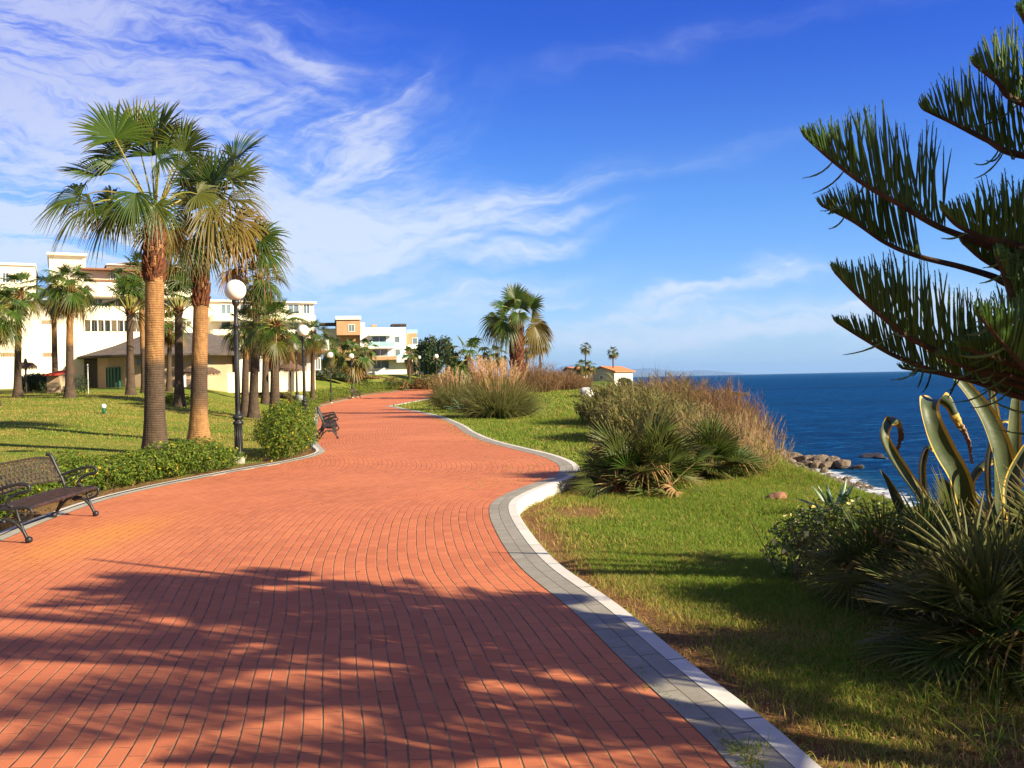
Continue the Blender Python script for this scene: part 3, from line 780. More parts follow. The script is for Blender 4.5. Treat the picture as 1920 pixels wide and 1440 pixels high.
for i, (lb, b, d, h, r0, r1, k, sc, bl) in enumerate(PL):
    B = at(b[0], b[1], d); H = at(h[0], h[1], d); B.z = min(B.z, zg(B.x, B.y))
    palm(lb, B, H, r0 * .85, r1 * .85, k, sc * (.92 if i < 8 else .80), i * 1.3, bl, bdens=.8, flare=1.6, darkz=H.z - B.z if i in (4, 6, 9, 12) else 2.7)

# --- palms beyond the path and by the far houses
GF = 'palms along the coast'
def farpalm(lb, bpx, hpx, d, kind, sc, r=.2, bl=0.5, group=GF, rz=0, bd=.6):
    B = at(bpx[0], bpx[1], d); H = at(hpx[0], hpx[1], d); B.z = min(B.z, zg(B.x, B.y))
    return palm(lb, B, H, r * 1.25, r, kind, sc, rz, bl, group, darkz=99, bdens=bd, flare=1.1)
def midcrown():
    dm = 46
    L = [(-2, -38, 40, 0, .0, .12, 92, None), (12, -30, 38, .3, 0, .15, 70, None), (28, -22, 40, .1, 0, .15, 52, (-.4, -.8, .3)), (-28, -22, 30, -.5, .0, .2, 160, (.4, -.5, .8)),
         (-36, -2, 46, .1, .05, .5, 215, None), (-30, 4, 44, .6, .05, .6, 232, None), (-16, 10, 42, -.4, .0, .65, 240, None), (-22, -8, 36, .2, 0, .4, 190, None), (30, 0, 28, -.3, .3, .1, 355, None), (36, 14, 44, .1, .35, .7, 300, None), (42, 10, 40, .4, .3, .8, 285, None),
         (5, -8, 28, -.7, 0, .5, 265, (0, -1, .3)), (10, -18, 30, -.5, 0, .4, 80, None), (-8, -22, 34, .4, .0, .3, 110, None)]
    L = [(q[0] * .95, q[1], q[2] * .86) + q[3:] for q in L]
    return custom_crown(L, (968, 598), dm, 9, extra=0, ws=1.5)
B = at(970, 700, 46); B.z = 0; H = at(968, 598, 46)
palm('sturdy fan palm with a shaggy red trunk behind the pampas grass', B, H, .34, .27, cmesh=midcrown(), bootlen=4.2, group=GF, darkz=99, bdens=1.1, flare=1.0, rb=.40)
farpalm('tall thin palm just right of the shaggy trunked palm', (1013, 690), (1012, 636), 100, 'f', .75, .10, 0)
farpalm('tall thin palm above the far red roofed houses, taller of two', (1098, 700), (1098, 650), 150, 'f', .58, .10, 0)
farpalm('tall thin palm above the far red roofed houses, nearer the sea', (1150, 705), (1149, 658), 150, 'f', .60, .10, 0, rz=1)
farpalm('short dark palm in front of the far grey house', (1090, 712), (1090, 686), 146, 'f', .8, .2, 0, rz=2)
farpalm('short dark palm touching the far grey house wall', (1105, 712), (1105, 687), 143, 'g', .75, .2, 0, rz=2.6)
farpalm('bushy low palm left of the shaggy trunked palm', (877, 720), (877, 668), 75, 'f', 1.3, .25, .4, rz=.4)
farpalm('small dark palm rising between the low palm and the shaggy one', (931, 715), (931, 663), 110, 'f', .85, .2, 0, rz=1.4)
farpalm('little palm half hidden by the shaggy trunk', (987, 700), (987, 653), 110, 'g', .8, .14, 0, rz=.9)
farpalm('yellowing palm before the white modern block, left one', (641, 716), (641, 662), 105, 'f', 1.35, .2, .4, rz=.9)
farpalm('yellowing palm before the white modern block, second from left', (660, 716), (661, 668), 100, 'g', 1.4, .2, .4, rz=2.9)
farpalm('dark slim palm before the windows of the white modern block', (686, 716), (687, 652), 105, 'f', .85, .12, 0, rz=1.9)
farpalm('small palm among the shrubs by the modern block entrance', (681, 716), (680, 672), 110, 'g', .8, .12, 0, rz=.2)
farpalm('small yellow palm at the right end of the modern block', (768, 716), (768, 664), 120, 'g', .8, .15, 0, rz=2.2)
farpalm('palm beside the leftmost yellowing ones, near the low white terrace', (622, 716), (622, 655), 100, 'f', 1.1, .2, .2, rz=2.2)
# ------------------------------------------------------------------ Norfolk pine at the right
M_pine = leafmat('pine_green', (.028, .088, .016), (.085, .175, .022), (.16, .09, .03), .10, .5)
M_pbark = pm('pine_bark', (.10, .055, .032), (.045, .030, .020), 8, .9, .6, 40)
def finger(mb, p, d, L, r, rnd, lean):
    """one upright rope-like branchlet clad in scale leaves"""
    n = max(5, int(L / .05)); pts = []; rad = []
    q = p.copy(); dd = d.normalized(); curl = rnd.uniform(.6, 1.4)
    for i in range(n + 1):
        f = i / n; pts.append(q.copy())
        rad.append(r * (.62 + .5 * math.sin(f * 2.6)) * (1 - .8 * f ** 3) * (1.2 if i % 2 else .88) + .0006)
        dd = (dd + Vector((0, 0, 1)) * (.26 * curl * (1 - .6 * f)) + lean * .05).normalized(); q = q + dd * (L / n)
    mb.tube(pts, rad, 5, [rnd.uniform(0, .12)] * (n + 1), cap=False)
    # protruding scale leaves
    for i in range(n * 2):
        f = (i + .5) / (n * 2); a = pts[min(n - 1, int(f * n))]; b = pts[min(n, int(f * n) + 1)]
        t = (b - a).normalized(); o = t.cross(Vector((rnd.uniform(-1, 1), rnd.uniform(-1, 1), rnd.uniform(-1, 1)))).normalized()
        c = a.lerp(b, rnd.random()); w = r * .55
        s = t.cross(o)
        mb.add([c - s * w, c + s * w, c + o * r * 2.0 + t * r * 3.0], [(0, 1, 2)], .0)
def branch(mb, wb, pts, fl, rnd, tipbend=.0, dens=1.0, start=0.0, r0=.024, fr=.0085, under=True):
    P = catmull(pts, 10); n = len(P)
    wb.tube(P, [.008 + (r0 - .008) * (i / n) for i in range(n)], 7, 0)
    L = [0]
    for i in range(1, n): L.append(L[-1] + (P[i] - P[i - 1]).length)
    tot = L[-1]; s = 0.0
    step = .0205 / dens
    while s < tot * (1 - start):
        i = next(k for k in range(n) if L[k] >= s or k == n - 1); i = max(1, i)
        p = P[i - 1].lerp(P[i], (s - L[i - 1]) / max(1e-6, L[i] - L[i - 1]))
        t = (P[i - 1] - P[i]).normalized()               # towards the tip
        sd_ = t.cross(Vector((0, 0, 1))).normalized()
        f = s / tot
        ln = fl * 1.22 * min(1, .14 + f * 3.4) * (1.0 if f < .6 else 1 - (f - .6) * .6) * rnd.uniform(.8, 1.1)
        for sg in (-1, 1):
            d = t * (rnd.uniform(.15, .4) + 1.6 * max(0, .12 - f) / .12) + sd_ * (sg * rnd.uniform(.15, .45)) + Vector((0, 0, rnd.uniform(.7, 1.0)))
            finger(mb, p + sd_ * sg * .006, d, ln, fr * rnd.uniform(.75, 1.05), rnd, Vector((rnd.gauss(0, .5) + (f - .35) * 1.6, rnd.gauss(0, .4), 0)))
        if under and rnd.random() < .10 and f < .7:      # a few hang below and sweep back up
            sg = rnd.choice((-1, 1)); finger(mb, p, t * .3 + sd_ * sg * .6 + Vector((0, 0, -.9)), ln * .9, fr * .8, rnd, Vector((0, 0, 0)))
        s += step * rnd.uniform(.7, 1.3)
def build_pine():
    rnd = random.Random(5)
    T = Vector((3.55, 4.9, zg(3.55, 4.9)))
    t = thing('norfolk_pine', 'dark green conifer with upswept comb like branches entering at the right', 'tree', T)
    w = MB(); w.tube([(0, 0, -.1), (0, 0, 1.2), (-.02, .02, 2.6), (0, 0, 4.3)], [.10, .08, .055, .02], 10)
    w.build('trunk', M_pbark, t, True)
    def P(*l): return [at(x, y, d) - T for x, y, d in l]
    def root(z): return Vector((0, 0, z - T.z))
    BR = [ # near-visible branches traced from the photograph, tip first, ending at the trunk
      (P((1512, 258, 4.75), (1560, 300, 4.78), (1620, 345, 4.8), (1690, 385, 4.8), (1760, 425, 4.85), (1840, 455, 4.87), (1920, 485, 4.9)) + [root(2.15)], .40, .56, 1),
      (P((1540, 385, 5.25), (1600, 415, 5.22), (1660, 455, 5.2), (1720, 480, 5.15), (1800, 500, 5.1), (1860, 518, 5.05), (1920, 540, 5.0)) + [root(2.08)], .36, .66, 1),
      (P((1566, 510, 4.55), (1600, 545, 4.58), (1650, 590, 4.6), (1700, 630, 4.65), (1760, 660, 4.7), (1820, 690, 4.75), (1920, 725, 4.8)) + [root(1.45)], .36, .10, 1),
      (P((1568, 603, 5.1), (1620, 635, 5.1), (1680, 668, 5.08), (1750, 695, 5.05), (1830, 715, 5.0), (1920, 745, 5.0)) + [root(1.40)], .24, .15, 1),
      (P((1732, 205, 5.0), (1790, 232, 5.0), (1850, 262, 5.0), (1920, 292, 4.95)) + [root(2.85)], .34, .2, 1),
      (P((1828, 122, 4.8), (1868, 152, 4.8), (1920, 195, 4.85)) + [root(3.0)], .34, .2, 1),
      (P((1768, 396, 4.35), (1800, 425, 4.35), (1860, 450, 4.4), (1920, 465, 4.5)) + [root(2.1)], .28, .1, 1.15),
      (P((1800, 650, 4.3), (1850, 665, 4.35), (1920, 690, 4.45)) + [root(1.5)], .22, .2, 1.1),
      (P((1690, 690, 5.5), (1760, 700, 5.4), (1840, 716, 5.3), (1920, 735, 5.2)) + [root(1.35)], .2, .2, 1),
      (P((1805, 455, 4.9), (1850, 490, 4.9), (1920, 520, 4.9)) + [root(2.0)], .22, .1, 1.2),
      (P((1815, 452, 5.3), (1860, 470, 5.25), (1930, 500, 5.2)) + [root(2.1)], .26, .1, 1.1),
      (P((1760, 668, 4.4), (1820, 690, 4.45), (1925, 712, 4.5)) + [root(1.45)], .16, .1, 1.2),
      (P((1870, 480, 4.2), (1890, 530, 4.25), (1930, 590, 4.35)) + [root(1.75)], .28, .1, 1.1),
      (P((1780, 655, 5.3), (1850, 680, 5.2), (1920, 700, 5.1)) + [root(1.5)], .24, .1, 1)]
    for pts, fl, st, dn in BR:
        nb, wb = MB(), MB(); branch(nb, wb, pts, fl, rnd, dens=dn * 1.1, start=st, fr=.0060)
        b = wb.build('branch', M_pbark, t, True); nb.build('needles', M_pine, b)
    # whorls on the far sides of the trunk (they shade the path)
    for z, n, L, a0 in ((1.35, 4, 1.9, .2), (2.0, 4, 1.9, .9), (2.75, 5, 1.65, .3), (3.15, 5, 1.1, .8)):
        for k in range(n):
            a = a0 * .5 + k * (R(150) / n) - R(150)
            d = Vector((math.cos(a), math.sin(a), 0))
            pts = [Vector((0, 0, z - T.z)) + d * (L * f) + Vector((0, 0, L * (.05 * f + .28 * f * f))) for f in (1, .8, .6, .4, .2, .02)]
            nb, wb = MB(), MB(); branch(nb, wb, pts, .33, rnd, dens=.8, start=.2, fr=.0085)
            b = wb.build('branch', M_pbark, t, True); nb.build('needles', M_pine, b)
build_pine()
def second_pine():
    rnd = random.Random(8); T = Vector((4.9, 2.55, zg(4.9, 2.55))); t = thing('norfolk_pine', 'second young conifer just outside the view whose shadow lies on the bricks', 'tree', T)
    w = MB(); w.tube([(0, 0, -.1), (0, 0, 2), (0, 0, 4.9)], [.09, .06, .02], 10); w.build('trunk', M_pbark, t, True)
    for z, n, L, a0 in ((1.0, 5, 1.9, .2), (1.5, 6, 2.05, .9), (2.0, 6, 2.0, .5), (2.5, 6, 1.95, .3), (3.0, 6, 1.95, .1), (3.5, 5, 1.8, .8), (4.0, 5, 1.3, .5)):
        for k in range(n):
            a = a0 + k * 6.283 / n; d = Vector((math.cos(a), math.sin(a), 0))
            pts = [Vector((0, 0, z)) + d * (L * f) + Vector((0, 0, L * (.05 * f + .28 * f * f))) for f in (1, .8, .6, .4, .2, .02)]
            nb, wb = MB(), MB(); branch(nb, wb, pts, .36, rnd, dens=.7, start=.12, fr=.0085)
            b = wb.build('branch', M_pbark, t, True); nb.build('needles', M_pine, b)
second_pine()

# ------------------------------------------------------------------ dwarf palms
M_dwarf = leafmat('dwarf_palm_leaf', (.018, .060, .008), (.065, .125, .016), (.36, .22, .09), .28, .5, .22)
M_thorn = pm('dwarf_palm_stalk', (.22, .19, .06), (.30, .20, .09), 4, .6)
def dwarf(label, loc, rad, n, seed, Rr=.42, dryf=.08, zs=1.0, group='clumps of dwarf fan palm'):
    rnd = random.Random(seed); t = thing('dwarf_palm', label, 'shrub', loc, 0, group); g, pt, st = MB(), MB(), MB()
    stems = [(Vector((0, 0, .15)), 1.0)] + [(Vector((rnd.uniform(-.5, .5) * rad, rnd.uniform(-.5, .5) * rad, rnd.uniform(.02, .2))), rnd.uniform(.6, .9)) for _ in range(4)]
    for p, k in stems:
        st = MB(); st.tube([(p.x, p.y, -.05), (p.x, p.y, p.z + .1)], [.09, .06], 8); st.build('stem', M_boots, t)
    for i in range(n):
        p, k = stems[i % len(stems)] if i % 2 else stems[0]
        az = i * 2.4 + rnd.uniform(-.4, .4); el = R(rnd.uniform(15, 85) if i % 3 else rnd.uniform(-12, 30))
        dry = 1.0 if rnd.random() < dryf else (rnd.uniform(0, .25))
        frond(g, pt, p, az, el, rad * k * rnd.uniform(.30, .62) * zs, Rr * k * rnd.uniform(.9, 1.25), rnd, dry=dry, droop=.05 if dry < .9 else .6, nseg=24,
              lod=0, sag=.22, tips=.35, roll=rnd.uniform(-.6, .6), pr=.006, A=R(rnd.uniform(85, 120)), cup=.22, wscale=.85, split=.42)
    pt.build('leaf_stalks', M_thorn, t); g.build('leaves', M_dwarf, t)
    return t
def gp(px, py): p = G(px, py); return p
dwarf('big dwarf fan palm just past the bend of the kerb', gp(1205, 918), 1.28, 115, 1, .62, .04)
dwarf('darker dwarf fan palm behind and seaward of the big one at the kerb bend', gp(1335, 903) + Vector((.1, .7, 0)), 1.0, 80, 2, .55, .04)
dwarf('shaded dwarf fan palm nearest the viewer at the right edge', Vector((2.85, 5.35, zg(2.9, 5.4))), .70, 70, 3, .44, .05)
dwarf('dwarf fan palm with silvery upright leaves below the variegated agave', Vector((3.35, 6.5, zg(3.4, 6.5))), .82, 74, 4, .48, .14)
dwarf('ragged dwarf fan palm with some straw coloured leaves at the picture edge', Vector((3.75, 5.7, zg(3.8, 5.8))), .95, 78, 14, .52, .2)
dwarf('low dwarf fan palm sheltering beside the yellow flowered shrub', Vector((2.85, 6.9, zg(2.9, 6.9))), .62, 42, 15, .42, .15)

# ------------------------------------------------------------------ variegated agave
def agave_mat():
    m, nt, b, out = newmat('agave_leaf')
    v = coords(nt); t = attr(nt)
    n1 = noise(nt, v, 6, 4, .6).sm(.3, .7)
    c = mixc(nt, n1, (.040, .058, .026), (.078, .095, .042))
    c = mixc(nt, t.sm(.62, .70), c, (.52, .33, .06))
    c = mixc(nt, (t - 1.0).sm(.0, .8), c, mixc(nt, n1, (.14, .06, .03), (.22, .11, .06)))
    nt.links.new(c, b.inputs['Base Color']); b.inputs['Roughness'].default_value = .5; b.inputs['Specular IOR Level'].default_value = .3
    bump(nt, b, noise(nt, v, 25, 4, .6), .3, .01); return m
M_agave = agave_mat()
def blade(mb, pts, w, side, dry_from=2.0, thick=.013, wf=None):
    """fleshy strap leaf along pts; tone .0 centre, 1 margin, 2 dried"""
    P = catmull([Vector(p) for p in pts], 9); n = len(P)
    S_ = Vector(side).normalized(); cols = [-1, -.78, -.4, 0, .4, .78, 1]; vs = []; ts = []; fs = []
    for i, p in enumerate(P):
        f = i / (n - 1); t = (P[min(i + 1, n - 1)] - P[max(i - 1, 0)]).normalized()
        s = (S_ - t * S_.dot(t)).normalized(); nn = t.cross(s)
        ww = w * (wf(f) if wf else (.75 + .5 * math.sin(math.pi * min(1, f * 1.3 + .15)) * .6) * (1 - f ** 5) * (1 - .35 * f))
        ww = max(ww, .004); dried = 1.0 + min(1, max(0, (f - dry_from) * 6)) if f > dry_from else 0
        k = 1 - .55 * min(1, max(0, (f - dry_from) * 4)) if f > dry_from else 1
        for sgn in (1, -1):
            for c in cols:
                h = -(c * c) * ww * .26 + (thick * (1 - c * c) if sgn < 0 else 0)
                jit = random.uniform(-.012, .012) if dried else 0
                vs.append(p + s * (c * ww * k * .5) + nn * (h + jit)); ts.append(dried if dried else (1.0 if abs(c) > .9 else (.66 if abs(c) > .7 else 0)))
    m = len(cols) * 2
    for i in range(n - 1):
        for sgn in range(2):
            for c in range(len(cols) - 1):
                a = i * m + sgn * len(cols) + c; q = (a, a + 1, a + 1 + m, a + m); fs.append(q if sgn == 0 else q[::-1])
    mb.add(vs, fs, ts)
def build_agave():
    D = 7.3; cpt = at(1835, 985, D); base = Vector((cpt.x, D, zg(cpt.x, D)))
    t = thing('variegated_agave', 'giant agave with curling yellow edged straps against the sea', 'agave', base)
    def P(*l): return [at(x, y, D + d) - base for x, y, d in l]
    LV = [ # points, width px, side vector, dry_from
     (P((1905, 1010, 0), (1888, 930, -.1), (1872, 850, -.2), (1848, 785, -.2), (1815, 735, -.2), (1775, 690, -.2), (1730, 650, -.2)), 64, (1, .3, .25), 2),
     (P((1815, 975, 0), (1795, 900, -.15), (1768, 850, -.2), (1745, 800, -.25), (1738, 762, -.2), (1758, 748, -.05), (1782, 757, .05), (1798, 790, .05), (1815, 822, 0), (1822, 870, 0)), 56, (1, .25, .1), .74),
     (P((1755, 985, 0), (1722, 930, -.1), (1690, 885, -.15), (1665, 845, -.2), (1654, 815, -.2), (1664, 792, -.1), (1682, 790, .0), (1691, 810, .05), (1684, 840, .1), (1678, 860, .1)), 40, (.8, .7, .2), .66),
     (P((1728, 985, .2), (1727, 920, .2), (1726, 870, .2), (1738, 838, .2), (1765, 850, .15), (1800, 895, .1), (1838, 935, .1), (1850, 960, .1)), 34, (.7, .7, 0), 2),
     (P((1895, 1010, .2), (1893, 900, .2), (1897, 800, .2), (1905, 720, .2), (1915, 640, .2)), 50, (1, .2, 0), 2),
     (P((1862, 985, .3), (1850, 920, .3), (1850, 860, .3), (1862, 815, .3), (1880, 790, .3), (1900, 800, .3), (1912, 850, .3)), 34, (.6, .8, 0), 2),
     (P((1928, 1040, -.3), (1902, 960, -.4), (1898, 900, -.4), (1925, 840, -.4), (1960, 800, -.4)), 44, (1, -.3, .2), 2),
     (P((1830, 960, .4), (1820, 900, .4), (1850, 866, .4), (1900, 862, .4), (1950, 880, .4)), 30, (.2, .8, .7), 2),
     (P((1868, 1000, .3), (1868, 880, .3), (1862, 780, .3), (1850, 700, .3), (1846, 640, .3)), 40, (1, .4, 0), 2),
     (P((1700, 985, .3), (1680, 940, .3), (1665, 905, .3), (1650, 880, .3)), 30, (1, .2, .1), 2),
     (P((1790, 985, .5), (1782, 930, .5), (1770, 905, .5), (1760, 900, .5)), 30, (1, .2, .1), 2)]
    for pts, w, sd_, dr in LV:
        mb = MB(); blade(mb, pts, w * D / F * .80, sd_, dr); mb.build('leaf', M_agave, t, True)
build_agave()

# ------------------------------------------------------------------ leafy shrubs and hedges made of many leaves
def leafcloud(mb, blobs, n, size, rnd, dense_shell=.75, tone=(0, .1), dryp=.04, ratio=.45):
    """blobs: (cx,cy,cz,rx,ry,rz). pointed leaves scattered near the surface of each blob"""
    w = [b[3] * b[5] + b[4] * b[5] for b in blobs]; tot = sum(w)
    for b, wt in zip(blobs, w):
        for _ in range(int(n * wt / tot)):
            d = Vector((rnd.gauss(0, 1), rnd.gauss(0, 1), rnd.gauss(0, 1))).normalized()
            r = dense_shell + (1 - dense_shell) * rnd.random() if rnd.random() < .8 else rnd.random()
            r *= 1 + .16 * math.sin(d.x * 7 + b[0] * 3) * math.sin(d.z * 6 + d.y * 5)
            p = Vector((b[0] + d.x * b[3] * r, b[1] + d.y * b[4] * r, b[2] + d.z * b[5] * r))
            if p.z < 0.02: p.z = rnd.uniform(.02, .15)
            nrm = (d + Vector((rnd.gauss(0, .6), rnd.gauss(0, .6), rnd.gauss(0, .6) + .35))).normalized()
            a = nrm.cross(Vector((rnd.gauss(0, 1), rnd.gauss(0, 1), rnd.gauss(0, 1)))).normalized(); c = nrm.cross(a)
            L = size * rnd.uniform(.6, 1.3); ww = L * ratio; tn = 1.0 if rnd.random() < dryp else rnd.uniform(*tone)
            mb.add([p - a * L * .5, p + c * ww * .5 + nrm * L * .08, p + a * L * .5 - nrm * L * .1, p - c * ww * .5 + nrm * L * .08], [(0, 1, 2, 3)], tn)
M_hedge = leafmat('hedge_leaf', (.030, .085, .012), (.140, .205, .022), (.50, .40, .04), .35, .55, .2)
M_twig = pm('twig', (.18, .11, .06), (.10, .06, .035), 8, .9)
M_dark = leafmat('dark_leaf', (.018, .045, .012), (.045, .085, .018), (.12, .07, .02), .15, .5)
def twigs(mb, blobs, n, rnd, r=.006):
    for _ in range(n):
        b = rnd.choice(blobs); bx = b[0] + rnd.uniform(-.6, .6) * b[3]; by = b[1] + rnd.uniform(-.6, .6) * b[4]
        top = Vector((bx + rnd.uniform(-.25, .25), by + rnd.uniform(-.25, .25), b[2] + b[5] * rnd.uniform(.2, .9)))
        mb.tube([(bx, by, -.03), ((bx + top.x) / 2 + rnd.uniform(-.05, .05), (by + top.y) / 2, top.z * .5), top], [r, r * .8, r * .4], 4, cap=False)
def hedge(label, pts, wid, hgt, nleaf, size, seed, cat='hedge', group='clipped shrubs along the inland kerb', name='hedge', mat_=None, dry=.045, jitter=.2):
    rnd = random.Random(seed); base = Vector((pts[0][0], pts[0][1], zg(pts[0][0], pts[0][1])))
    t = thing(name, label, cat, base, 0, group); bl = []
    P = catmull([Vector((p[0], p[1], 0)) for p in pts], 6)
    step = wid * .55; acc = 0; last = P[0]
    cs = [P[0]]
    for p in P[1:]:
        if (p - cs[-1]).length > step: cs.append(p)
    for p in cs:
        h = hgt * rnd.uniform(1 - jitter, 1 + jitter); z0 = zg(p.x, p.y) - base.z
        bl.append((p.x - base.x + rnd.uniform(-.1, .1), p.y - base.y, z0 + h * .52, wid * .62 * rnd.uniform(.85, 1.2), wid * .62 * rnd.uniform(.85, 1.2), h * .52))
    g, w = MB(), MB(); leafcloud(g, bl, nleaf, size, rnd, dryp=dry); twigs(w, bl, len(bl) * 10, rnd)
    g.build('foliage', mat_ or M_hedge, t); tag(w.build('stems', M_twig, t), None, None, None, 'stuff'); return t
def gx_(px, py, dx=0, dy=0):
    p = G(px, py); return (p.x + dx, p.y + dy)
def kside(px, py, off):
    """point off metres inland of the inland kerb at picture point px, py"""
    p = G(px, py); return (XL(p.y) - .23 - off, p.y)
hedge('long low green and yellow hedge running from behind the near bench to the first lamp', [kside(20, 985, .75), kside(120, 955, .75), kside(200, 928, .75), kside(300, 905, .7), kside(380, 892, .7), kside(428, 880, .65)], .9, .62, 18000, .075, 21)
hedge('tall leafy bush beside the path just beyond the first lamp', [(-5.3, 20.5), (-5.45, 21.6), (-5.9, 23.2)], .98, 1.1, 12000, .08, 22, 'bush', name='bush')
hedge('short yellowish hedge behind the pair of benches', [(XL(y) - 1.2, y) for y in (27, 30, 33, 36)], .9, .5, 5000, .09, 23, dry=.2)
hedge('low hedge between the second and fourth lamps', [(XL(y) - .9, y) for y in (40, 46, 52, 58)], 1.2, .75, 6000, .11, 24)
hedge('low hedge at the foot of the fourth lamp beside the farthest bench', [(XL(y) - .9, y) for y in (64, 69, 75, 81)], 1.5, 1.0, 5500, .13, 25)
hedge('far clipped hedge following the path round its bend', [(XL(y) - 1.0, y) for y in (86, 95, 104, 113, 122)], 1.7, 1.1, 6500, .16, 26)

# yellow flowered shrub in the shade
rnd = random.Random(31); b0 = Vector((2.62, 7.9, zg(2.6, 7.9)))
t = thing('flowering_shrub', 'dark rounded shrub dotted with pale yellow flowers beside the seaward lawn', 'shrub', b0)
bl = [(0, 0, .3, .4, .4, .34), (.45, .1, .36, .45, .4, .38), (.9, .2, .3, .4, .4, .34), (.3, .5, .3, .4, .4, .33)]
g = MB(); leafcloud(g, bl, 5200, .055, rnd); g.build('foliage', leafmat('shrub_leaf', (.045, .090, .014), (.14, .185, .03), (.3, .2, .05), .25), t)
g = MB(); leafcloud(g, bl, 260, .055, rnd, .98, (0, 0), 0, .9); tag(g.build('flowers', pm('yellow_petal', (.75, .65, .22), (.6, .5, .15), 5, .7), t), None, None, None, 'stuff')
w = MB(); twigs(w, bl, 40, rnd); tag(w.build('stems', M_twig, t), None, None, None, 'stuff')
hedge('reddish brown low scrub under the agave at the top of the bank', [(3.6, 8.6), (4.3, 8.9), (5.0, 9.2)], .7, .4, 4200, .06, 32, 'scrub', None, 'scrub', leafmat('scrub_leaf', (.07, .055, .02), (.14, .06, .03), (.3, .10, .05), .2), .15)
# small agave
def rosette(label, loc, n, L, w, seed, g1=(.10, .17, .11), grp='small agaves', spread=(15, 80)):
    rnd = random.Random(seed); t = thing('small_agave', label, 'agave', loc, 0, grp); mb = MB()
    for i in range(n):
        az = i * 2.4; el = R(rnd.uniform(*spread)); d = Vector((math.cos(az) * math.cos(el), math.sin(az) * math.cos(el), math.sin(el)))
        s = Vector((-math.sin(az), math.cos(az), 0)); l = L * rnd.uniform(.7, 1.1)
        blade(mb, [d * l * f + Vector((0, 0, .03)) + Vector((0, 0, -.12 * l)) * f ** 2.5 for f in (0, .35, .7, 1)], w, s, 2, .008, wf=lambda f: (.6 + .8 * f if f < .4 else .92 * (1 - (f - .4) / .6) ** .8) + .01)
    mm, nt, b, out = newmat('blue_agave'); 
    nt.links.new(mixc(nt, attr(nt).sm(.6, .9) * .4, g1, (.2, .24, .12)), b.inputs['Base Color']); b.inputs['Roughness'].default_value = .45
    mb.build('leaves', mm, t); return t
p = at(1565, 925, 11.5); rosette('grey green agave rosette on the bank above the beach', Vector((p.x, p.y, zg(p.x, p.y))), 18, .55, .09, 41)
rosette('dark spiky agave at the right foot of the pampas grass', G(985, 781), 30, 1.0, .11, 42, (.03, .09, .035))
rosette('pale spiky agave at the left foot of the pampas grass', G(870, 772), 26, 1.25, .11, 43, (.10, .19, .10))

# ------------------------------------------------------------------ grasses, reeds, brush
M_reed = leafmat('reed_green', (.035, .075, .015), (.13, .17, .045), (.50, .31, .13), .3, .6, .2)
M_straw = leafmat('straw', (.26, .15, .060), (.42, .27, .12), (.50, .36, .20), .35, .7, .1)
def strand(mb, p, d, L, w, sag, tone, rnd, seg=4, tone2=None):
    q = p.copy(); dd = d.normalized(); s = dd.cross(Vector((rnd.uniform(-1, 1), rnd.uniform(-1, 1), .1))).normalized(); vs = []; ts = []
    for i in range(seg + 1):
        f = i / seg; ww = w * (1 - f * .92) * .5; vs += [q - s * ww, q + s * ww]; ts += [tone if tone2 is None else tone + (tone2 - tone) * f] * 2
        dd = (dd + Vector((0, 0, -1)) * sag / seg * (1 + f)).normalized(); q = q + dd * (L / seg)
    mb.add(vs, [(2 * i, 2 * i + 1, 2 * i + 3, 2 * i + 2) for i in range(seg)], ts)
M_plume = leafmat('plume', (.50, .34, .17), (.66, .48, .28), (.70, .55, .36), .45, .8, .1)
def pampas(label, loc, rad, hgt, n, nplume, seed):
    rnd = random.Random(seed); t = thing('pampas_grass', label, 'grass clump', loc, 0, 'pampas grass clumps'); g, pl, st = MB(), MB(), MB()
    for i in range(n):
        a = rnd.uniform(0, 6.28); r = rad * .55 * math.sqrt(rnd.random()); el = R(rnd.uniform(35, 88))
        L = hgt * rnd.uniform(.5, .95)
        strand(g, Vector((math.cos(a) * r, math.sin(a) * r, 0)), Vector((math.cos(a) * math.cos(el), math.sin(a) * math.cos(el), math.sin(el))), L, .03, rnd.uniform(.3, 1.3), rnd.uniform(0, .15), rnd, 6, rnd.uniform(.0, .45))
    for i in range(nplume):
        a = rnd.uniform(0, 6.28); r = rad * .4 * math.sqrt(rnd.random()); el = R(rnd.uniform(64, 90)); d = Vector((math.cos(a) * math.cos(el), math.sin(a) * math.cos(el), math.sin(el)))
        L = hgt * rnd.uniform(.85, 1.12); p = Vector((math.cos(a) * r, math.sin(a) * r, 0)); st.tube([p, p + d * L * .7, p + d * L], [.010, .008, .004], 4, cap=False)
        for k in range(46):
            f = .66 + .34 * k / 46; q = p + d * L * f
            strand(pl, q, d + Vector((rnd.gauss(0, .22), rnd.gauss(0, .22), 0)), rnd.uniform(.18, .36) * (1.25 - f * .5), .034, .5, 0, rnd, 2)
    g.build('leaves', M_reed, t); st.build('stalks', M_straw, t); pl.build('plumes', M_plume, t); return t
pampas('large pampas grass clump with upright straw plumes below the shaggy palm', G(935, 784), 1.6, 2.6, 3200, 60, 51)
pampas('browner pampas clump nearest the path on the seaward lawn', G(853, 768) + Vector((0, .5, 0)), 1.35, 2.3, 2400, 22, 52)
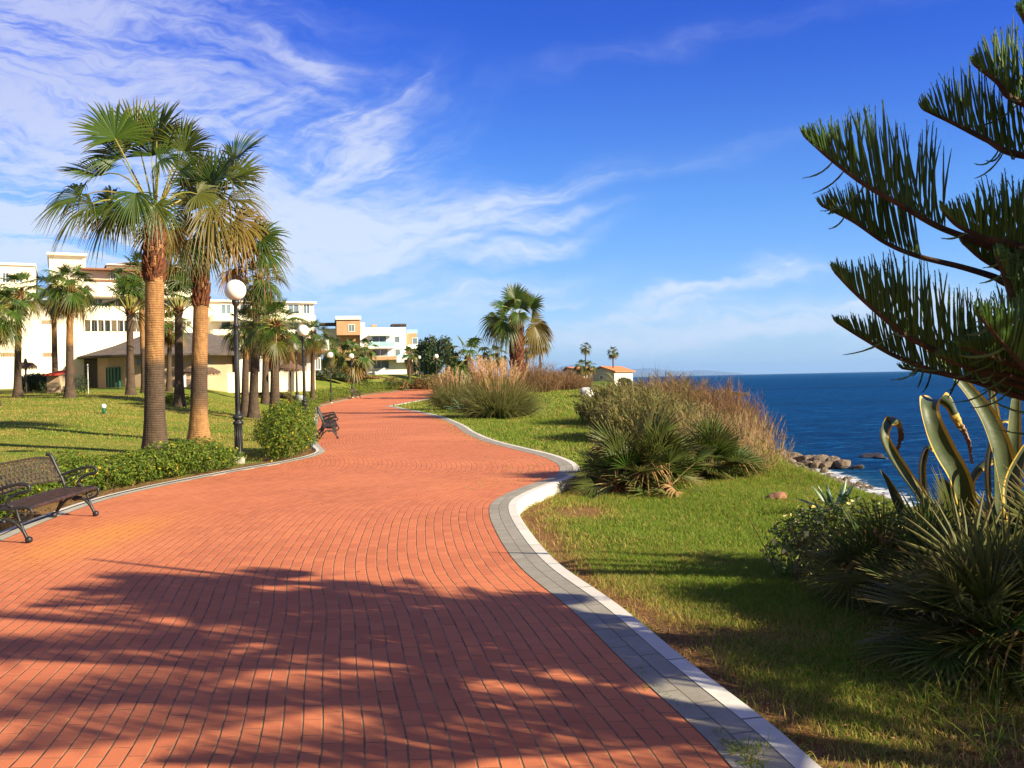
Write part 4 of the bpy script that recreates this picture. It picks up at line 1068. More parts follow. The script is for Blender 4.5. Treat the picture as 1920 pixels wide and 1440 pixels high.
def brush(label, loc, rx, ry, hgt, n, seed, mat_, name='brush', cat='bush', group='brown brush along the shore', green=0, fanout=.5, tw=.012, sub=9, kind=None):
    """twiggy thicket: stems fanning up with side twigs"""
    rnd = random.Random(seed); mb = MB(); lf = MB()
    for i in range(n):
        x = rnd.uniform(-1, 1); y = rnd.uniform(-1, 1)
        if x * x + y * y > 1: continue
        k = 1 - .45 * (x * x + y * y) ; wx, wy = loc[0] + x * rx, loc[1] + y * ry; z0 = zg(wx, wy) - loc[2]
        p = Vector((x * rx, y * ry, z0)); d = Vector((rnd.gauss(0, .22) + x * .2, rnd.gauss(0, .22) + y * .2, 1)).normalized(); L = hgt * k * rnd.uniform(.6, 1.1)
        strand(mb, p, d, L, tw * 1.6, -.05, rnd.uniform(0, .4), rnd, 3)
        for q in range(sub):
            f = rnd.uniform(.2, 1); b = p + d * L * f; dd = (d + Vector((rnd.gauss(0, fanout), rnd.gauss(0, fanout), rnd.uniform(-.1, .5)))).normalized()
            strand(mb, b, dd, L * rnd.uniform(.12, .32), tw, rnd.uniform(-.2, .4), rnd.uniform(0, .8), rnd, 2)
            if green and rnd.random() < green:
                strand(lf, b, dd, L * rnd.uniform(.15, .3), tw * 3.0, .8, rnd.uniform(0, .4), rnd, 3)
    if kind == 'part':
        return mb, lf
    t = thing(name, label, cat, loc, 0, group); mb.build('twigs', mat_, t)
    if green: lf.build('leaves', M_reed, t)
    return t
M_tam = leafmat('tamarisk', (.10, .055, .024), (.20, .12, .055), (.30, .18, .09), .25, .8, .1)
def L3(x, y): return Vector((x, y, zg(x, y)))
brush('dense brown brush behind the seaward lawn, right of the shaggy palm', L3(4.5, 84), 3.0, 5, 1.75, 1300, 61, M_tam, tw=.035, sub=10)
brush('brown brush behind the pampas grass, left part by the palm', L3(1.8, 78), 2.4, 4, 2.7, 800, 62, M_tam, tw=.032, sub=10)
brush('rust coloured brush on the far side beyond the left pampas clump', L3(-5.2, 84), 2.2, 4, 2.6, 500, 63, M_tam, tw=.032, sub=9, green=.2)
brush('green and brown reed thicket left end of the shoreline bushes', L3(4.1, 34), 1.5, 2.5, 1.6, 620, 64, M_reed, tw=.016, sub=11, green=1.0)
brush('tall brown tamarisk rising above the reeds on the shore', L3(6.3, 34.5), 1.35, 3, 1.9, 760, 65, M_tam, tw=.012, sub=16, green=.2)
brush('tamarisk with thin bare tops standing above the horizon', L3(5.3, 31), 1.1, 2.2, 1.9, 420, 69, M_tam, tw=.012, sub=14, green=.25)
brush('brown tamarisk at the seaward end of the thicket', L3(7.3, 30), 1.15, 2.5, 1.62, 620, 66, M_tam, tw=.012, sub=15)
brush('green leafy scrub in front of the shoreline tamarisk', L3(3.9, 25.5), 1.5, 2.4, 1.35, 1100, 67, M_reed, tw=.014, sub=10, green=.9)
brush('straw coloured reeds between the green scrub and the sea', L3(4.75, 22.5), .85, 3.0, 1.0, 560, 68, M_straw, tw=.010, sub=9, green=.5, fanout=.3)
brush('thin dry reeds at the very edge of the bank', L3(5.35, 19.8), .5, 2.0, .95, 300, 70, M_straw, tw=.010, sub=6, green=.15, fanout=.25)
brush('pale dry grass tuft between the dwarf palms and the reeds', L3(4.5, 17.8), .7, 1.2, .6, 340, 71, M_straw, tw=.009, sub=5, green=.5, fanout=.25)
# darker round trees
def tree(label, px, py, d, rpx, hpx, seed, n=3800, size=.34, mat_=None, group='trees by the modern block', name='tree', trunk_h=None):
    rnd = random.Random(seed); b = at(px, py, d); b.z = min(b.z, zg(b.x, b.y)); t = thing(name, label, 'tree', b, 0, group); k = d / F; rr = rpx * k; hh = hpx * k
    g, w = MB(), MB(); bl = []
    for i in range(9):
        a = rnd.uniform(0, 6.28); q = rnd.uniform(0, .6); bl.append((math.cos(a) * rr * q, math.sin(a) * rr * q, hh * rnd.uniform(.35, .85), rr * rnd.uniform(.35, .55), rr * rnd.uniform(.35, .55), hh * rnd.uniform(.14, .26)))
    leafcloud(g, bl, n, size, rnd, .6); 
    w.tube([(0, 0, -.2), (0, 0, hh * .4), (.1, 0, hh * .7)], [rr * .08, rr * .06, rr * .03], 7)
    for b_ in bl: w.tube([(0, 0, hh * .3), (b_[0] * .6, b_[1] * .6, b_[2] * .8), b_[:3]], [rr * .04, rr * .03, rr * .01], 5)
    g.build('crown', mat_ or M_dark, t); w.build('trunk', M_pbark, t); return t
tree('large dark tree right of the white modern block', 812, 724, 128, 40, 96, 81, 5200, .5)
tree('smaller dark tree beside the large one, nearer the low palm', 850, 724, 122, 24, 72, 82, 2600, .45)
tree('dark evergreen partly hidden by the small palm', 793, 724, 135, 20, 88, 83, 2400, .5)
tree('green tree rising beside the far grey house', 1172, 712, 140, 22, 28, 84, 1800, .4, group='trees by the far houses')
tree('low dark tree at the end of the far houses by the sea', 1205, 712, 130, 18, 22, 85, 1400, .4, group='trees by the far houses')
tree('rounded dark bush between the two far houses', 1068, 712, 148, 14, 16, 86, 900, .4, group='trees by the far houses')
M_mixed = leafmat('mixed_shrub', (.05, .09, .02), (.17, .14, .04), (.38, .14, .05), .25, .6)
def shrubrow(lb, x0, x1, y, d, hpx, seed, mat_=None, n=2400):
    a, b = at(x0, y, d), at(x1, y, d); a.z = zg(a.x, a.y)
    rnd = random.Random(seed); t = thing('shrub', lb, 'shrub', a, 0, 'shrubs on the rise before the modern block'); bl = []; m = max(3, int((b.x - a.x) / (hpx * d / F * .8)))
    for i in range(m + 1):
        f = i / m; h = hpx * d / F * rnd.uniform(.7, 1.2); x = a.x + (b.x - a.x) * f
        bl.append(((b.x - a.x) * f, rnd.uniform(-1, 1), zg(x, d) - a.z + h * .4, h * .75, h * .75, h * .6))
    g = MB(); leafcloud(g, bl, n, .3, rnd, dryp=.25); g.build('foliage', mat_ or M_mixed, t)
shrubrow('dark green shrubs at the right end of the low white terrace', 588, 640, 702, 96, 22, 91, M_dark)
shrubrow('mixed orange and green shrubs under the yellowing palms', 628, 700, 701, 100, 22, 92)
shrubrow('low dark shrubs along the lawn before the modern block windows', 672, 745, 705, 100, 12, 93, M_dark)
shrubrow('reddish shrubs below the right half of the modern block', 735, 800, 712, 103, 24, 94)
shrubrow('brownish shrubs at the far bend of the path', 790, 838, 722, 108, 24, 95)
# ------------------------------------------------------------------ street lamps with white globes
M_iron = pm('dark_painted_iron', (.014, .015, .018), (.030, .030, .032), 5, .45, .15, 60, 0.3, .5)
M_rust = pm('rusted_iron', (.030, .022, .020), (.075, .038, .028), 12, .6, .3, 60, .2, .4)
M_globe = pm('white_globe', (.86, .84, .80), (.80, .78, .73), 1.5, .3, 0, spec=.4)
M_conc = pm('concrete_foot', (.42, .38, .32), (.30, .27, .22), 6, .9, .3)
LH = 3.88
def lamp(label, loc, k=1.0):
    t = thing('street_lamp', label, 'street lamp', loc, 0, 'white globe lamps beside the promenade')
    b = MB(); b.lathe([(.13, -.05), (.13, .10), (.115, .13), (.10, .16)], 14); b.build('foot', M_conc, t, True)
    p = MB()
    p.lathe([(.098, .16), (.10, .22), (.086, .26), (.088, .86), (.11, .885), (.118, .92), (.10, .95), (.07, .965), (.085, .985), (.118, 1.02), (.122, 1.05), (.10, 1.08), (.062, 1.10),
             (.056, 1.2), (.050, 2.95), (.050, 3.05), (.070, 3.07), (.072, 3.11), (.050, 3.13), (.044, 3.15), (.042, 3.52), (.062, 3.55), (.078, 3.60), (.085, 3.655)], 16)
    for j in range(12):       # flutes on the lower shaft
        a = 2 * math.pi * j / 12; p.tube([(math.cos(a) * .084, math.sin(a) * .084, .28), (math.cos(a) * .085, math.sin(a) * .085, .85)], .009, 5)
        p.tube([(math.cos(a) * .056, math.sin(a) * .056, 1.14), (math.cos(a) * .048, math.sin(a) * .048, 2.94)], .006, 4)
    p.build('post', M_iron, t, True)
    g = MB(); n = 20; g.lathe([(.235 * math.sin(math.pi * (.04 + .955 * i / n)) + .0005, LH - .235 * math.cos(math.pi * (.04 + .955 * i / n))) for i in range(n + 1)], 28)
    g.build('globe', M_globe, t, True)
    return t
LL = [('nearest globe lamp, tall dark post standing at the end of the low hedge', 441, 543, 19.8),
      ('second globe lamp, post rising from behind the leafy bush', 568, 620, None),
      ('third globe lamp, standing just left of the second lamp and smaller', 555, 650, None),
      ('fourth globe lamp, by the low hedge near the farthest bench', 619, 669, None),
      ('fifth globe lamp, small, before the yellowing palms', 659, 672, None),
      ('small globe lamp at the right end of the modern block', 786, 670, None),
      ('farthest globe lamp, before the large dark tree', 818, 668, None)]
L0 = None
for lb, px, py, d in LL:
    if d is None:
        best = 1e9
        for q in np.arange(28, 125, .25):
            p = at(px, py, q); e = abs(zg(p.x, p.y) + LH - p.z)
            if e < best: best, d = e, q
    p = at(px, py, d); p.z = zg(p.x, p.y)
    if L0 is None: L0 = lamp(lb, p)
    else: dup(L0, p, 0, lb)

# ------------------------------------------------------------------ cast iron benches
def bench(label, loc, rz):
    t = thing('bench', label, 'bench', loc, rz, 'cast iron benches along the inland kerb')
    # local: x along the bench, +y to the path (front), z up
    L = 1.0
    for sx in (-L, L):
        e = MB(); X = sx
        def poly(pts, r, fl=1.0): e.tube([(X, y, z) for y, z in [(q.x, q.y) for q in catmull([Vector((a, b, 0)) for a, b in pts], 5)]], r, 7, flat=fl)
        poly([(-.36, .86), (-.30, .84), (-.24, .70), (-.16, .52), (-.13, .42)], .024)
        poly([(-.28, .80), (-.21, .66), (-.17, .52), (-.20, .46)], .014)
        poly([(-.02, .27), (-.10, .24), (-.19, .15), (-.27, .03)], .020); poly([(-.13, .42), (-.17, .25), (-.26, .03)], .018)
        poly([(.0, .27), (.10, .25), (.20, .15), (.26, .03)], .020); poly([(.14, .40), (.16, .30), (.21, .15), (.26, .03)], .016)
        poly([(-.13, .40), (.05, .385), (.20, .40), (.29, .385), (.31, .33), (.27, .27), (.16, .235), (.02, .25)], .018)
        poly([(-.19, .57), (-.08, .60), (.08, .655), (.22, .67), (.285, .64), (.27, .585), (.18, .57), (.10, .53), (.04, .45), (.10, .41)], .020)
        poly([(-.16, .50), (-.05, .56), (.05, .58), (.12, .62)], .011); poly([(-.12, .44), (-.02, .50), (.04, .56)], .010)
        poly([(.02, .30), (.08, .35), (.18, .35), (.24, .31), (.19, .28), (.14, .30)], .010)
        for y in (-.275, .27): e.lathe([(.012, 0), (.034, .008), (.042, .035), (.034, .06), (.012, .072)], 10, (X, y, 0))
        e.lathe([(.01, -.02), (.04, 0), (.03, .03), (.01, .04)], 8, (X, .0, .235))
        e.build('end_frame', M_iron, t, True)
    s = MB()
    for i in range(62):
        x = -L + .02 + (2 * L - .04) * i / 61; s.box(x - .007, x + .007, -.17, .27, .392, .402)
    for y in (-.17, -.06, .05, .16): s.box(-L, L, y - .008, y + .008, .386, .398)
    s.tube([(-L, .275, .388), (L, .275, .388)], .022, 8); s.tube([(-L, -.175, .395), (L, -.175, .395)], .014, 6)
    s.build('seat', M_rust, t)
    b = MB()                                          # latticed back, fish scale arcs between bowed rails
    def bp(x, h):                                      # h 0..1 from lower to upper rail
        lo = .50 + .045 * (1 - (x / L) ** 2); hi = .80 + .05 * (1 - (x / L) ** 4); z = lo + (hi - lo) * h
        return Vector((x, -.145 - (z - .46) * .46, z))
    for h, r in ((0, .011), (1, .013)): b.tube([bp(-L + 2 * L * i / 24, h) for i in range(25)], r, 6)
    n = 18; w = 2 * L / n
    for row in range(5):
        for i in range(-1, n + 1):
            cx = -L + (i + (.5 if row % 2 else 0) + .5) * w
            for rr_ in (1.0, .6):
                pts = []
                for k in range(9):
                    a = math.pi * k / 8; x = cx + math.cos(a) * w * .5 * rr_; h = row * .2 + math.sin(a) * .30 * rr_
                    if abs(x) <= L and h <= 1.0: pts.append(bp(x, h))
                if len(pts) > 2: b.tube(pts, .0052, 4, cap=False)
    b.build('backrest', M_rust, t)
    return t
f1, f2 = G(50, 1030), G(183, 975)
dx, dy = (f2 - f1).x, (f2 - f1).y; rz = math.atan2(-dy, -dx)     # local +x runs back towards the viewer
cx_, cy_ = (f1.x + f2.x) / 2, (f1.y + f2.y) / 2
n_ = Vector((dy, -dx, 0)).normalized()                             # towards the path
cB = Vector((cx_, cy_, 0.004)) - n_ * .27
b1 = bench('nearest ornate iron bench with latticed back, cut by the left picture edge', cB, math.atan2(dy, dx) + math.pi)
# front must face the path
b1.rotation_euler.z = math.atan2(-n_.x, n_.y)
def bench_at(y, label, off=.42):
    m = (XL(y + .5) - XL(y - .5)); a = math.atan2(-1 / math.hypot(1, m), m / math.hypot(1, m))
    return dup(b1, (XL(y) + off, y, zpath(y) + .004), math.atan2(-1, -m) , label)
bench_at(28.6, 'dark iron bench, nearer one of the pair beyond the leafy bush')
bench_at(31.6, 'dark iron bench, farther one of the pair beyond the leafy bush')
bench_at(79, 'farthest dark bench, small against the far low hedge')

# ------------------------------------------------------------------ buildings
M_cream = pm('cream_render', (.82, .73, .57), (.78, .69, .53), .6, .9, .1, 20)
M_cream2 = pm('cream_parapet', (.84, .76, .62), (.80, .72, .57), .8, .9)
M_beige = pm('beige_wall', (.46, .325, .21), (.40, .28, .18), .8, .9, .1, 20)
M_tile = pm('terracotta_tile', (.26, .12, .065), (.20, .10, .06), 4, .9, .4, 12)
M_orange = pm('orange_roof', (.62, .20, .08), (.50, .17, .07), 2, .9)
M_roof = pm('weathered_shingle', (.135, .105, .088), (.085, .070, .066), 2.5, .9, .6, 9)
M_glass = pm('window_glass', (.10, .14, .18), (.16, .21, .25), .8, .12, spec=.6)
M_white = pm('white_render', (.86, .84, .80), (.80, .78, .74), .6, .85)
M_tan = pm('tan_cladding', (.46, .27, .155), (.40, .23, .13), 1, .85)
M_teal = pm('glass_balustrade', (.28, .50, .52), (.35, .56, .58), 1, .2, spec=.6)
M_darkwood = pm('dark_timber', (.05, .035, .030), (.08, .055, .04), 4, .8)
M_green = pm('green_door_paint', (.012, .12, .075), (.008, .085, .055), 3, .6)
M_thatch = pm('thatch', (.16, .095, .060), (.09, .055, .04), 12, .95, .8, 30)
M_red = pm('red_canvas', (.52, .055, .02), (.42, .05, .02), 3, .8)
class Fac:
    def __init__(s, name, label, cat, px, d, phi, group=None):
        p = at(px, 720, d); s.p = Vector((p.x, p.y, 0)); s.phi = R(phi); s.u = Vector((math.cos(s.phi), math.sin(s.phi), 0)); s.n = Vector((-math.sin(s.phi), math.cos(s.phi), 0))
        s.t = thing(name, label, cat, s.p, s.phi, group)
    def loc(s, px, py, y=0.0):
        r = ray(px, py); o = s.p + s.n * y; den = r.dot(s.n); k = (o - Vector((0, 0, CAMH))).dot(s.n) / den
        q = r * k; return (q - s.p).dot(s.u), q.z + CAMH
    def rect(s, x0, x1, y0, y1, f, b, mb=None, name='wall', m=None, parent=None):
        """picture rectangle on the plane f metres behind the front, b metres deep"""
        ym = (y0 + y1) / 2; a, _ = s.loc(x0, ym, f); c, _ = s.loc(x1, ym, f); xm = (x0 + x1) / 2
        _, z1 = s.loc(xm, y0, f); _, z0 = s.loc(xm, y1, f)
        own = mb is None; mb = mb or MB(); mb.box(a, c, f, f + b, z0, z1)
        if own: return mb.build(name, m, parent or s.t)
    def win(s, x0, x1, y0, y1, f, frame=M_white, m=None, mull=1):
        fr = MB(); s.rect(x0, x1, y0, y1, f - .06, .07, name='window', m=m or M_glass) if False else None
        a, z1 = s.loc(x0, y0, f); c, z0 = s.loc(x1, y1, f); w = .12 if c - a > 1.5 else .07
        o = MB(); o.box(a, c, f - .02, f + .1, z0, z1); g = o.build('window', m or M_glass, s.t)
        fr.box(a - w, a, f - .08, f - .003, z0 - w, z1 + w); fr.box(c, c + w, f - .08, f - .003, z0 - w, z1 + w)
        fr.box(a + .001, c - .001, f - .08, f - .004, z1, z1 + w); fr.box(a + .001, c - .001, f - .08, f - .004, z0 - w, z0)
        for i in range(1, mull + 1):
            x = a + (c - a) * i / (mull + 1); fr.box(x - w * .3, x + w * .3, f - .06, f - .021, z0 + .002, z1 - .002)
        fr.build('frame', frame, g)
    def rail(s, x0, x1, y0, y1, f, n, m, name='railing'):
        a, z1 = s.loc(x0, y0, f); c, z0 = s.loc(x1, y1, f); mb = MB()
        mb.box(a, c, f - .03, f + .03, z1 - .06, z1)
        for i in range(n + 1): x = a + (c - a) * i / n; mb.box(x - .03, x + .03, f - .02, f + .02, z0, z1 - .065)
        return mb.build(name, m, s.t)

A = Fac('apartment_building', 'large cream apartment complex with a tall blank end wall and stepped terraces', 'building', 0, 60, 27)
A.rect(-90, 157, 569, 745, 0, 14, m=M_cream)
A.rect(-90, 158, 566, 570, -.15, 14.4, name='coping', m=M_cream2)
A.rail(-60, 155, 557, 566, .3, 22, M_white)
A.rect(-120, 66, 494, 566, 5, 9, m=M_cream, name='upper_storey')
A.rect(-120, 67, 491, 495, 4.8, 9.4, name='coping', m=M_cream2)
A.rect(-60, 60, 538, 552, 2.5, 2.4, name='balcony', m=M_cream2)
for x0, x1, y0, y1 in ((5, 16, 512, 530), (30, 42, 512, 530)): A.win(x0, x1, y0, y1, 5)
for x0, x1, y0, y1 in ((79, 108, 600, 607), (82, 106, 661, 668), (3, 30, 661, 668)):
    mb = MB(); a, z1 = A.loc(x0, y0, 0); c, z0 = A.loc(x1, y1, 0)
    for i in range(8): mb.box(a + (c - a) * i / 8, a + (c - a) * (i + .6) / 8, -.06, -.003, z0, z1)
    mb.build('vent_grille', M_beige, A.t)
A.rect(96, 372, 505, 745, 6, 12, m=M_cream, name='rear_block')
A.rect(92, 160, 478, 505, 8, 8, m=M_cream, name='penthouse'); A.rect(88, 163, 474, 478, 7.5, 9, name='eaves', m=M_cream2)
A.rect(200, 350, 497, 505, 7, 9, m=M_cream, name='penthouse')
mb = MB(); a, z1 = A.loc(197, 497, 6.5); c, z2 = A.loc(352, 497, 6.5); _, zt = A.loc(250, 484, 9)
mb.add([(a, 6.5, z1), (c, 6.5, z1), (c, 16.5, z1), (a, 16.5, z1), (a + 2.5, 11, zt), (c - 2.5, 11, zt)], [(0, 1, 5, 4), (1, 2, 5), (2, 3, 4, 5), (3, 0, 4), (0, 3, 2, 1)])
mb.build('tiled_roof', M_tile, A.t)
A.rect(150, 372, 505, 508, 5.0, 1.1, name='eaves', m=M_tile)
A.rect(155, 372, 529, 557, 3.2, 2.9, name='balcony', m=M_cream2)
A.rect(158, 372, 526, 529.5, 3.1, 3.0, name='coping', m=M_tile)
A.rect(158, 372, 575, 598, 3.2, 2.9, name='balcony', m=M_cream2)
A.rail(158, 372, 598, 622, 2.0, 18, M_white)
A.rect(157, 372, 622, 745, 1.6, 4.5, name='terrace', m=M_cream2)
for x0, x1, y0, y1 in ((208, 216, 512, 525), (240, 262, 512, 526), (300, 316, 512, 526), (330, 346, 512, 526), (175, 192, 559, 574), (225, 250, 559, 574), (300, 330, 559, 574), (170, 184, 602, 621), (190, 206, 602, 621), (225, 250, 602, 621), (300, 330, 602, 621)):
    A.win(x0, x1, y0, y1, 6)
A.rect(372, 590, 566, 735, 9, 9, m=M_cream, name='side_wing')
A.rect(372, 594, 563.5, 566.5, 8.6, 9, name='coping', m=M_cream2)
A.rect(400, 592, 590, 602, 7, 2, name='balcony', m=M_cream2); A.rect(400, 588, 618, 628, 7, 2, name='balcony', m=M_cream2)
for x0, x1 in ((415, 432), (450, 470), (500, 520), (540, 560), (569, 580)):
    A.win(x0, x1, 571, 588, 9); A.win(x0, x1, 603, 617, 9)

# round restaurant pavilion with a shingled roof
pc = at(285, 720, 60); _t = thing('round_pavilion', 'round beige pavilion with a wide dark shingle roof and green door', 'building', Vector((pc.x, pc.y + 5.2, 0)), R(0))
def zt(py, d, px=285): return at(px, py, d).z
rw = 155 * 60 / F
mb = MB(); mb.lathe([(rw, -.5), (rw, zt(655, 60))], 20); mb.build('wall', M_beige, _t)
mb = MB(); ze = zt(663, 58); zr = zt(617, 60)
prof = [(rw + 1.25, ze - .12), (rw + 1.3, ze), (rw * .8, ze + (zr - ze) * .45), (rw * .42, zr - .1), (.05, zr)]
mb.lathe(prof, 20); mb.build('roof', M_roof, _t)
def onwall(x0, x1, y0, y1, nm, m, off=.05, par=None):
    """slab fixed to the round wall"""
    a0 = (at(x0, 700, 60).x - pc.x) / rw; a1 = (at(x1, 700, 60).x - pc.x) / rw; mb = MB(); vs = []
    for k in range(5):
        u = a0 + (a1 - a0) * k / 4; yy = -math.sqrt(max(0, 1 - u * u)) * rw; vs.append((u * rw, yy))
    for z in (zt(y1, 59), zt(y0, 59)):
        for o in (off, -.1): mb.add([(x * (1 + o / rw), y * (1 + o / rw), z) for x, y in vs], [])
    for k in range(4):
        mb.f += [(k, k + 1, k + 11, k + 10), (k + 10, k + 11, k + 16, k + 15)]
    mb.f += [(0, 10, 15, 5), (4, 9, 19, 14)]
    return mb.build(nm, m, par or _t)
onwall(191, 224, 686, 727, 'door', M_green)
for x0 in (191.0, 199, 207, 215): onwall(x0 + 1, x0 + 1.7, 688, 727, 'door_rib', M_darkwood, .09)
onwall(417, 422, 652, 722, 'downpipe', M_darkwood, .15)
for x0 in (262, 372): onwall(x0, x0 + 12, 672, 684, 'window', M_glass)

B_ = Fac('garden_terrace', 'low white beach terrace with pillars and a deep white roof beam', 'building', 440, 62, 14)
B_.rect(440, 590, 655, 735, 3.5, 5, m=M_beige, name='rear_wall')
B_.rect(425, 588, 697, 735, 0, .3, m=M_cream2, name='low_wall')
for x in (452, 490, 528, 578): B_.rect(x - 3, x + 3, 656, 699, .02, .35, name='pillar', m=M_white)
B_.rect(560, 617, 637, 657, -1.2, 5, name='roof_beam', m=M_white)
B_.rect(440, 559, 645, 655, -.6, 4, name='roof', m=M_cream2)
mb = MB()
for i in range(9):
    a, z1 = B_.loc(506 + i * 5.6, 655, -.7); c, z0 = B_.loc(511.4 + i * 5.6, 661, -.7)
    mb.add([(a, -.7, z1), (c, -.7, z1), (c, -.6, z0 + .08), ((a + c) / 2, -.58, z0), (a, -.6, z0 + .08)], [(0, 4, 3, 2, 1)])
mb.build('awning_valance', M_white, B_.t)
for x0, x1 in ((445, 468), (474, 488), (500, 520), (592, 600)): B_.win(x0, x1, 672, 692, 3.5 if x1 < 590 else 3.5)
B_.rect(502, 511, 678, 688, 3.3, .15, name='red_panel', m=M_red)
B_.rect(530, 553, 627, 634, 3.0, 2, name='roof_awning', m=M_red)

D_ = Fac('modern_block', 'white and tan modern block of flats with flat roofs beyond the lawn', 'building', 700, 140, 12)
D_.rect(676, 762, 614, 720, 0, 14, m=M_white)
D_.rect(631, 676, 598, 628, -1.5, 12, name='tan_tower', m=M_tan); D_.rect(629, 677, 592.5, 599, -1.8, 12.6, name='roof_cap', m=M_white)
D_.rect(634, 676, 628, 720, .6, 10, name='lower_wall', m=M_tan)
D_.win(654, 664, 609, 621, -1.5)
D_.rect(598, 631, 605, 608, 1, 5, name='pergola', m=M_darkwood); D_.rect(606, 640, 616, 720, 3, 8, name='side_wall', m=M_white)
D_.rect(735, 762, 607, 610, 1, 4, name='pergola', m=M_darkwood); D_.rect(759.5, 761.5, 610, 615, 1, .3, name='pergola_post', m=M_darkwood); D_.rect(735, 736.5, 610, 615, 1, .3, name='pergola_post', m=M_darkwood)
D_.rect(697, 706, 608.5, 614, 3, 2, name='chimney', m=M_tan); D_.rect(676, 684, 605, 614, 2, 3, name='stair_head', m=M_white)
D_.rect(762, 783, 625, 720, .8, 10, name='tan_wing', m=M_tan); D_.rect(763, 783, 618, 625, .9, .1, name='balustrade', m=M_teal)
for r_ in ((698, 724, 631, 650), (699, 727, 655, 667), (700, 729, 677, 690), (740, 749, 631, 642), (741, 750, 655, 667)): D_.win(*r_, 0, mull=1 if r_[1] - r_[0] > 15 else 0)
for r_ in ((773, 782, 634, 645), (773, 782, 655, 664), (773, 782, 674, 684)): D_.win(*r_, .8, mull=0)
D_.rect(690, 740, 649.5, 653, -1.6, 1.55, name='balcony_slab', m=M_white); D_.rect(690, 740, 641, 649.4, -1.55, .08, name='balustrade', m=M_teal)
D_.rect(693, 738, 626.5, 629, -1.2, 1.1, name='canopy', m=M_white)
D_.rect(731, 734, 629, 641, -1.4, .3, name='column', m=M_white)
D_.rect(664, 744, 668, 675, -2.4, 2.3, name='terrace_wall', m=M_tan); D_.rect(744, 790, 672, 679, -1.5, 1.4, name='terrace_wall', m=M_white)
D_.rect(746, 770, 664.5, 671, -1.0, .1, name='balustrade', m=M_teal)
D_.rect(765, 786, 646, 654, -.3, .9, name='balcony', m=M_white)
D_.rect(780, 800, 672, 686, -1, .5, name='blue_panel', m=pm('blue_paint', (.05, .13, .45), (.04, .10, .36), 2, .6))
M_gable = pm('house_gable', (.50, .47, .44), (.44, .41, .39), 1, .9)
def house(label, px0, px1, pyw, pyb, pyr, d, ridge_left):
    H = Fac('house', label, 'house', (px0 + px1) / 2, d, -30, 'far houses with orange roofs')
    H.rect(px0, px1, pyw, pyb, 0, 8, m=pm('house_wall', (.52, .47, .42), (.46, .42, .38), 1, .9), name='wall')
    a, z0 = H.loc(px0 - 2, pyw, -.4); c, _ = H.loc(px1 + 2, pyw, -.4); _, z1 = H.loc(px0, pyr, 0); xr = a + (c - a) * ridge_left
    mb = MB(); v = [(a, -.4, z0), (c, -.4, z0), (xr, -.4, z1), (a, 8.4, z0), (c, 8.4, z0), (xr, 8.4, z1)]
    v += [(x, y, z - .18) for x, y, z in v]
    mb.add(v, [(0, 2, 5, 3), (2, 1, 4, 5), (6, 9, 11, 8), (8, 11, 10, 7), (0, 6, 8, 2), (2, 8, 7, 1), (0, 3, 9, 6), (1, 7, 10, 4), (3, 5, 11, 9), (5, 4, 10, 11)]); mb.build('roof', M_orange, H.t)
    gm = MB(); gm.add([(a + .4, 0.0, z0 - .1), (c - .4, 0.0, z0 - .1), (xr, 0.0, z1 - .25), (a + .4, .3, z0 - .1), (c - .4, .3, z0 - .1), (xr, .3, z1 - .25)], [(0, 1, 2), (3, 5, 4), (0, 2, 5, 3), (2, 1, 4, 5)])
    gm.build('gable', M_gable, H.t); H.win((px0 + px1) / 2 - 3, (px0 + px1) / 2 + 3, pyw + 8, pyw + 14, 0, mull=0)
house('small far house with an orange roof, left of the two', 1056, 1086, 694, 722, 688, 152, .2)
house('larger far grey gabled house with an orange roof near the sea', 1104, 1152, 697, 725, 687, 148, .45)

# ------------------------------------------------------------------ small things on the lawn
def parasol(label, px, pyt, pyb, d, wpx, group='thatched parasols by the buildings'):
    b = at(px, pyb, d); b.z = zg(b.x, b.y); top = at(px, pyt, d).z - b.z; w = wpx * d / F
    t = thing('thatched_parasol', label, 'parasol', b, 0, group)
    m = MB(); m.tube([(0, 0, -.1), (0, 0, top - .2)], .05, 8); m.build('pole', M_darkwood, t, True)
    m = MB(); h = w * .16; m.lathe([(w, top - h - .25), (w * 1.02, top - h - .17), (w * .6, top - h * .55), (w * .22, top - .1), (.05, top + .18)], 18)
    for i in range(60):
        a = i * .1047 + random.uniform(-.03, .03); r = w * .98; m.add([(math.cos(a - .05) * r, math.sin(a - .05) * r, top - h - .2), (math.cos(a + .05) * r, math.sin(a + .05) * r, top - h - .2), (math.cos(a) * r * 1.07, math.sin(a) * r * 1.07, top - h - .42)], [(0, 1, 2)])
    m.build('canopy', M_thatch, t)
parasol('thatched parasol before the blank cream wall at the left', 49, 678, 728, 50, 19)
parasol('wide thatched parasol behind the second large palm trunk', 378, 686, 722, 51, 34)
parasol('thatched parasol with a pointed top before the low white terrace', 545, 681, 718, 56, 25)
def at0(px, d, py=720):
    p = at(px, py, d); return Vector((p.x, p.y, zg(p.x, p.y)))
t = thing('kiosk', 'small tan kiosk with a red canvas top beside the parasol', 'kiosk', at0(101, 51)); k = 51 / F
m = MB(); m.box(-13 * k, 11 * k, 0, 1.2, -.2, 34 * k); m.build('body', M_beige, t)
m = MB(); z = 34 * k; m.add([(-17 * k, -.4, z - .05), (14 * k, -.4, z - .05), (20 * k, 1.4, z + .25), (-10 * k, 1.4, z + .25), (-17 * k, -.4, z), (14 * k, -.4, z), (22 * k, 1.0, z + 11 * k), (-4 * k, 1.0, z + 9 * k)], [(0, 3, 2, 1), (4, 5, 6, 7), (0, 1, 5, 4), (1, 2, 6, 5), (2, 3, 7, 6), (3, 0, 4, 7)]); m.build('top', M_red, t)
p0 = at0(52, 54); p1 = at0(90, 54)
